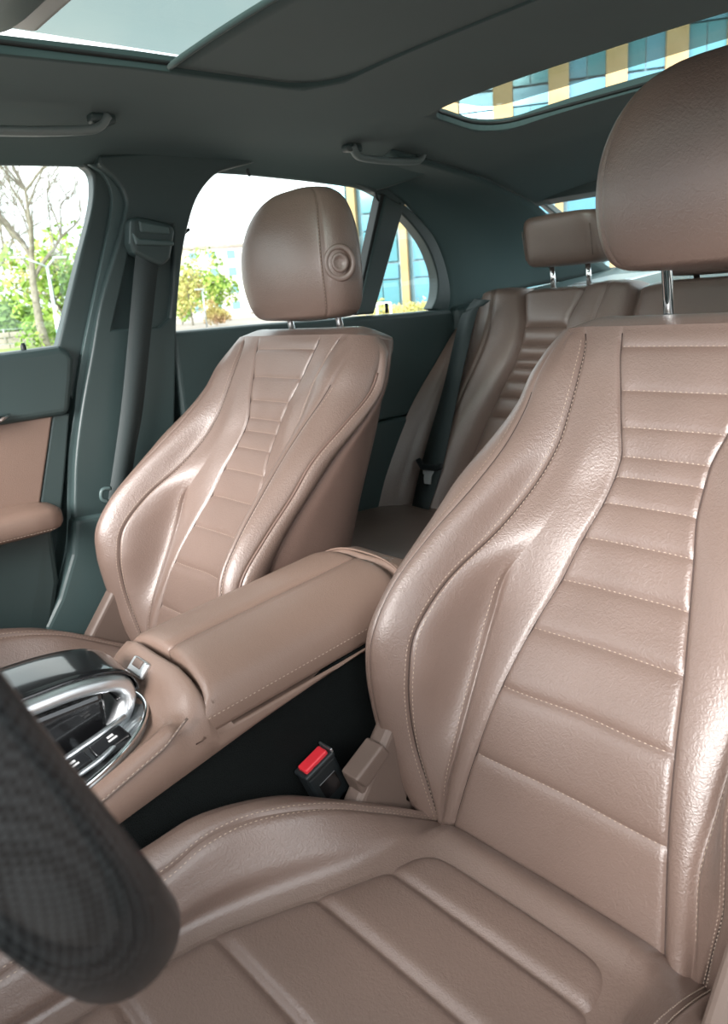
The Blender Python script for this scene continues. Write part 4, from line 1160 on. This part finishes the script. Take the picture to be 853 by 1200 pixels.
# lamp post with two arms
lp = empty('lamp_post', tuple(out(67, 36))); b = out(67, 36)
topz = (A(50, 318, 'x', b[0])[2])
topz = 3.4
rel(tube('pole', [b, b+np.array([0, 0, topz*.5]), b+np.array([0, 0, topz])], [.09, .075, .06], GALV, None, 10), lp)
for s, L in ((1, .85), (-1, .35)):
    a = b+np.array([0, 0, topz]); e = a+SIDEL*s*L+np.array([0, 0, .42 if s > 0 else .35])
    rel(tube('arm', [a, e], .04, GALV, None, 8), lp)
    rel(box('lamp_head', e+SIDEL*s*.2, (.55, .18, .08), GALV, None, .02, axes=[SIDEL, DIRL, (0, 0, 1)]), lp)
tag(lp, 'grey double-armed lamp post outside the front window', 'lamp post')
# person standing by the lamp post
def person(px, dist):
    b = out(px, dist); t = empty('person', tuple(b))
    pts = [(0, 0, .95, .13), (0, 0, 1.15, .125), (0, 0, 1.38, .15), (0, 0, 1.50, .06), (0, 0, 1.58, .07), (0, 0, 1.68, .095), (0, 0, 1.77, .07),
           (.17, 0, 1.40, .06), (.22, .02, 1.15, .045), (.20, .10, .95, .038), (.19, .12, .86, .03), (-.17, 0, 1.40, .06), (-.22, .02, 1.15, .045), (-.20, .08, .95, .038), (-.19, .10, .86, .03),
           (.09, 0, .88, .10), (.10, .02, .50, .065), (.10, 0, .09, .042), (.10, .14, .04, .035), (-.09, 0, .88, .10), (-.10, -.02, .50, .065), (-.10, -.04, .09, .042), (-.10, .10, .04, .035)]
    ed = [(0, 1), (1, 2), (2, 3), (3, 4), (4, 5), (5, 6), (2, 7), (7, 8), (8, 9), (9, 10), (2, 11), (11, 12), (12, 13), (13, 14), (0, 15), (15, 16), (16, 17), (17, 18), (0, 19), (19, 20), (20, 21), (21, 22)]
    me = bpy.data.meshes.new('body'); me.from_pydata([p[:3] for p in pts], ed, []); o = bpy.data.objects.new('body', me); COL.objects.link(o); o.parent = t
    md = o.modifiers.new('skin', 'SKIN')
    for v, p in zip(me.skin_vertices[0].data, pts): v.radius = (p[3], p[3]*.85)
    me.skin_vertices[0].data[0].use_root = True
    sb = o.modifiers.new('smooth', 'SUBSURF'); sb.levels = sb.render_levels = 2
    m = mat('person_clothes', (.8, .8, .82), .8); n = m.node_tree; bs = n.nodes['Principled BSDF']
    tcn = n.nodes.new('ShaderNodeTexCoord'); sx_ = n.nodes.new('ShaderNodeSeparateXYZ'); rp_ = n.nodes.new('ShaderNodeValToRGB'); mm = n.nodes.new('ShaderNodeMath'); mm.operation = 'DIVIDE'; mm.inputs[1].default_value = 1.85
    cr = rp_.color_ramp; cr.interpolation = 'CONSTANT'
    cr.elements[0].color = (.08, .08, .09, 1); cr.elements[0].position = 0
    cr.elements[1].position = .05; cr.elements[1].color = (.22, .36, .38, 1)
    for p_, c_ in ((.50, (.82, .83, .85)), (.80, (.60, .42, .34)), (.93, (.68, .62, .52))):
        e = cr.elements.new(p_); e.color = (*c_, 1)
    n.links.new(tcn.outputs['Object'], sx_.inputs[0]); n.links.new(sx_.outputs['Z'], mm.inputs[0]); n.links.new(mm.outputs[0], rp_.inputs['Fac']); n.links.new(rp_.outputs['Color'], bs.inputs['Base Color'])
    me.materials.append(m)
    hr = [(math.cos(a)*r2*.105, math.sin(a)*r2*.10+.02, z) for z, r2 in ((1.62, .75), (1.68, 1.0), (1.74, 1.0), (1.79, .75), (1.815, .25)) for a in np.linspace(0, 2*math.pi, 14, endpoint=False)]
    h = meshobj('hair', hr, gridfaces(5, 14, False, True)+[tuple(range(56, 70))], mat('pale_hair', (.62, .56, .48), .8), None); h.parent = t
    return tag(t, 'person in white top and grey-teal trousers standing by the lamp post', 'person')
person(68, 34)

# ---- far apartment block seen through the rear door window
def block(px, dist, w, h, label):
    b = out(px, dist); d = ray(px, 380); d[2] = 0; d /= np.linalg.norm(d); s = np.array([d[1], -d[0], 0])
    t = empty('apartment_building', tuple(b))
    rel(box('walls', b+d*6+np.array([0, 0, h/2]), (w, 12, h), BUFF, None, 0, axes=[s, d, (0, 0, 1)]), t)
    rel(box('roof', b+d*6+np.array([0, 0, h+.25]), (w+1, 13, .5), STONE, None, 0, axes=[s, d, (0, 0, 1)]), t)
    nf = int(h/3); nb = int(w/3.2)
    for f in range(nf):
        for k in range(nb):
            p = b+s*(-w/2+(k+.5)*w/nb)-d*.02+np.array([0, 0, f*3+1.7])
            wn = rel(box('window', p, (1.5, .1, 1.5), SPANDREL, None, 0, axes=[s, d, (0, 0, 1)]), t)
            if k % 2 == 0: rel(box('balcony', p-d*.6+np.array([0, 0, -1.0]), (2.4, 1.2, .9), mat_bal, None, 0, axes=[s, d, (0, 0, 1)]), t)
    return tag(t, label, 'building')
mat_bal = mat('balcony_panel', (.55, .50, .47), .7)
block(258, 150, 17, 12, 'pale distant apartment block with balconies above the trees')
tree('leafy_tree', 226, 70, 5.2, 'yellow-green young tree left in the rear door window', LEAF_Y, 900, (1.8, 1.8, 2.2), .55, 31, 2, .1, .2)
tree('leafy_tree', 250, 85, 6.5, 'green leafy tree below the distant apartment block', LEAF, 1500, (3.0, 3.0, 2.4), .50, 32, 2, .12, .26)
tree('leafy_tree', 214, 78, 5.0, 'small green tree next to the B-pillar', LEAF, 800, (1.6, 1.6, 2.0), .5, 33, 2, .1, .2)
tree('round_bush', 256, 60, 1.7, 'round peach-coloured bush on the paving', LEAF_P, 1500, (1.0, 1.0, .7), .42, 34, 0, size=.11, cat='bush')
lp2 = empty('street_lamp', tuple(out(242, 58))); b = out(242, 58)
rel(tube('pole', [b, b+np.array([0, 0, 2.6])], .06, GALV, None, 8), lp2)
rel(box('lamp_head', b+np.array([0, 0, 2.65])+SIDEL*.2, (.7, .2, .1), GALV, None, .02, axes=[SIDEL, DIRL, (0, 0, 1)]), lp2)
tag(lp2, 'small street lamp left of the round bush', 'street lamp')
# ---- glass office building with ochre columns
FD = ray(640, 300); FD[2] = 0; FD /= np.linalg.norm(FD); FS = np.array([FD[1], -FD[0], 0]); DIST = 60.0
left = ray(389, 300); left[2] = 0; left = left/(left@FD)*DIST+CAM; left[2] = GZ
ob = empty('office_building', tuple(left))
BAY, FH, NB, NF = 3.75, 3.6, 13, 10
Htot = FH*NF
rel(box('core', left+FS*(BAY*NB/2)+FD*8+np.array([0, 0, Htot/2]), (BAY*NB-.2, 15, Htot), SPANDREL, None, 0, axes=[FS, FD, (0, 0, 1)]), ob)
def shared(name, proto, p):
    o = bpy.data.objects.new(name, proto.data); COL.objects.link(o); o.parent = ob
    o.matrix_parent_inverse = Matrix.Identity(4); o.location = tuple(np.array(p)-left); return o
def proto_box(name, size, m):
    o = box(name, (0, 0, 0), size, m, None, 0, axes=[FS, FD, (0, 0, 1)]); o.parent = ob; return o
HL = 10.5
cp_ = proto_box('column', (1.35, .8, Htot-HL), OCHRE); cl_ = proto_box('column', (.55, .8, HL), OCHRE); first = True
for k in range(NB+1):
    p = left+FS*(k*BAY+1.9)-FD*.1+np.array([0, 0, (Htot+HL)/2]); p2 = p.copy(); p2[2] = GZ+HL/2
    if first: cp_.location = tuple(p-left); cl_.location = tuple(p2-left); first = False
    else: shared('column', cp_, p); shared('column', cl_, p2)
gw = (BAY-1.15-.14)/2
pa = proto_box('pane', (gw, .10, FH*.62), FGLASS); pb_ = proto_box('pane', (gw, .10, FH*.62), FGLASS2); sp = proto_box('spandrel_panel', (BAY-1.15, .14, FH*.30), FGLASS2)
fa = [True, True, True]
for k in range(NB):
    for f in range(NF):
        cx_ = left+FS*(k*BAY+1.9+BAY/2)+np.array([0, 0, f*FH])
        for j in (-1, 1):
            i = int((k*7+f*3+j) % 3 == 0); pr = (pa, pb_)[i]; p = cx_+FS*j*(gw/2+.04)+FD*.25+np.array([0, 0, FH*.35])
            if fa[i]: pr.location = tuple(p-left); fa[i] = False
            else: shared('pane', pr, p)
        p = cx_+FD*.22+np.array([0, 0, FH*.84])
        if fa[2]: sp.location = tuple(p-left); fa[2] = False
        else: shared('spandrel_panel', sp, p)
# end bay left of the first column
rel(box('corner_glazing', left+FS*.65+FD*.3+np.array([0, 0, Htot/2]), (1.3, .2, Htot), FGLASS, None, 0, axes=[FS, FD, (0, 0, 1)]), ob)
tag(ob, 'tall teal glass office building with ochre columns behind the car', 'building')
# ornamental shrubs with yellow flowers and a pale frame sign in front of it
tree('flowering_shrub', 452, 40, 1.0, 'yellow flowering shrub in front of the glass building', LEAF_Y, 500, (.9, .9, .5), .5, 41, 0, size=.10, cat='shrub')
tree('flowering_shrub', 490, 44, 1.0, 'yellow-green shrub right of the quarter window divider', LEAF_Y, 500, (1.4, 1.4, .4), .4, 42, 0, size=.10, cat='shrub')
sg = empty('frame_sign', tuple(out(451, 34))); b = out(451, 34); s_ = FS
WHITEP = mat('white_paint', (.8, .82, .82), .5)
for o_ in (-.30, .30): rel(tube('upright', [b+s_*o_, b+s_*o_+np.array([0, 0, .95])], .04, WHITEP, None, 8), sg)
rel(tube('crossbar', [b-s_*.30+np.array([0, 0, .93]), b+s_*.30+np.array([0, 0, .93])], .04, WHITEP, None, 8), sg)
tag(sg, 'small white frame stand outside the quarter window', 'stand')
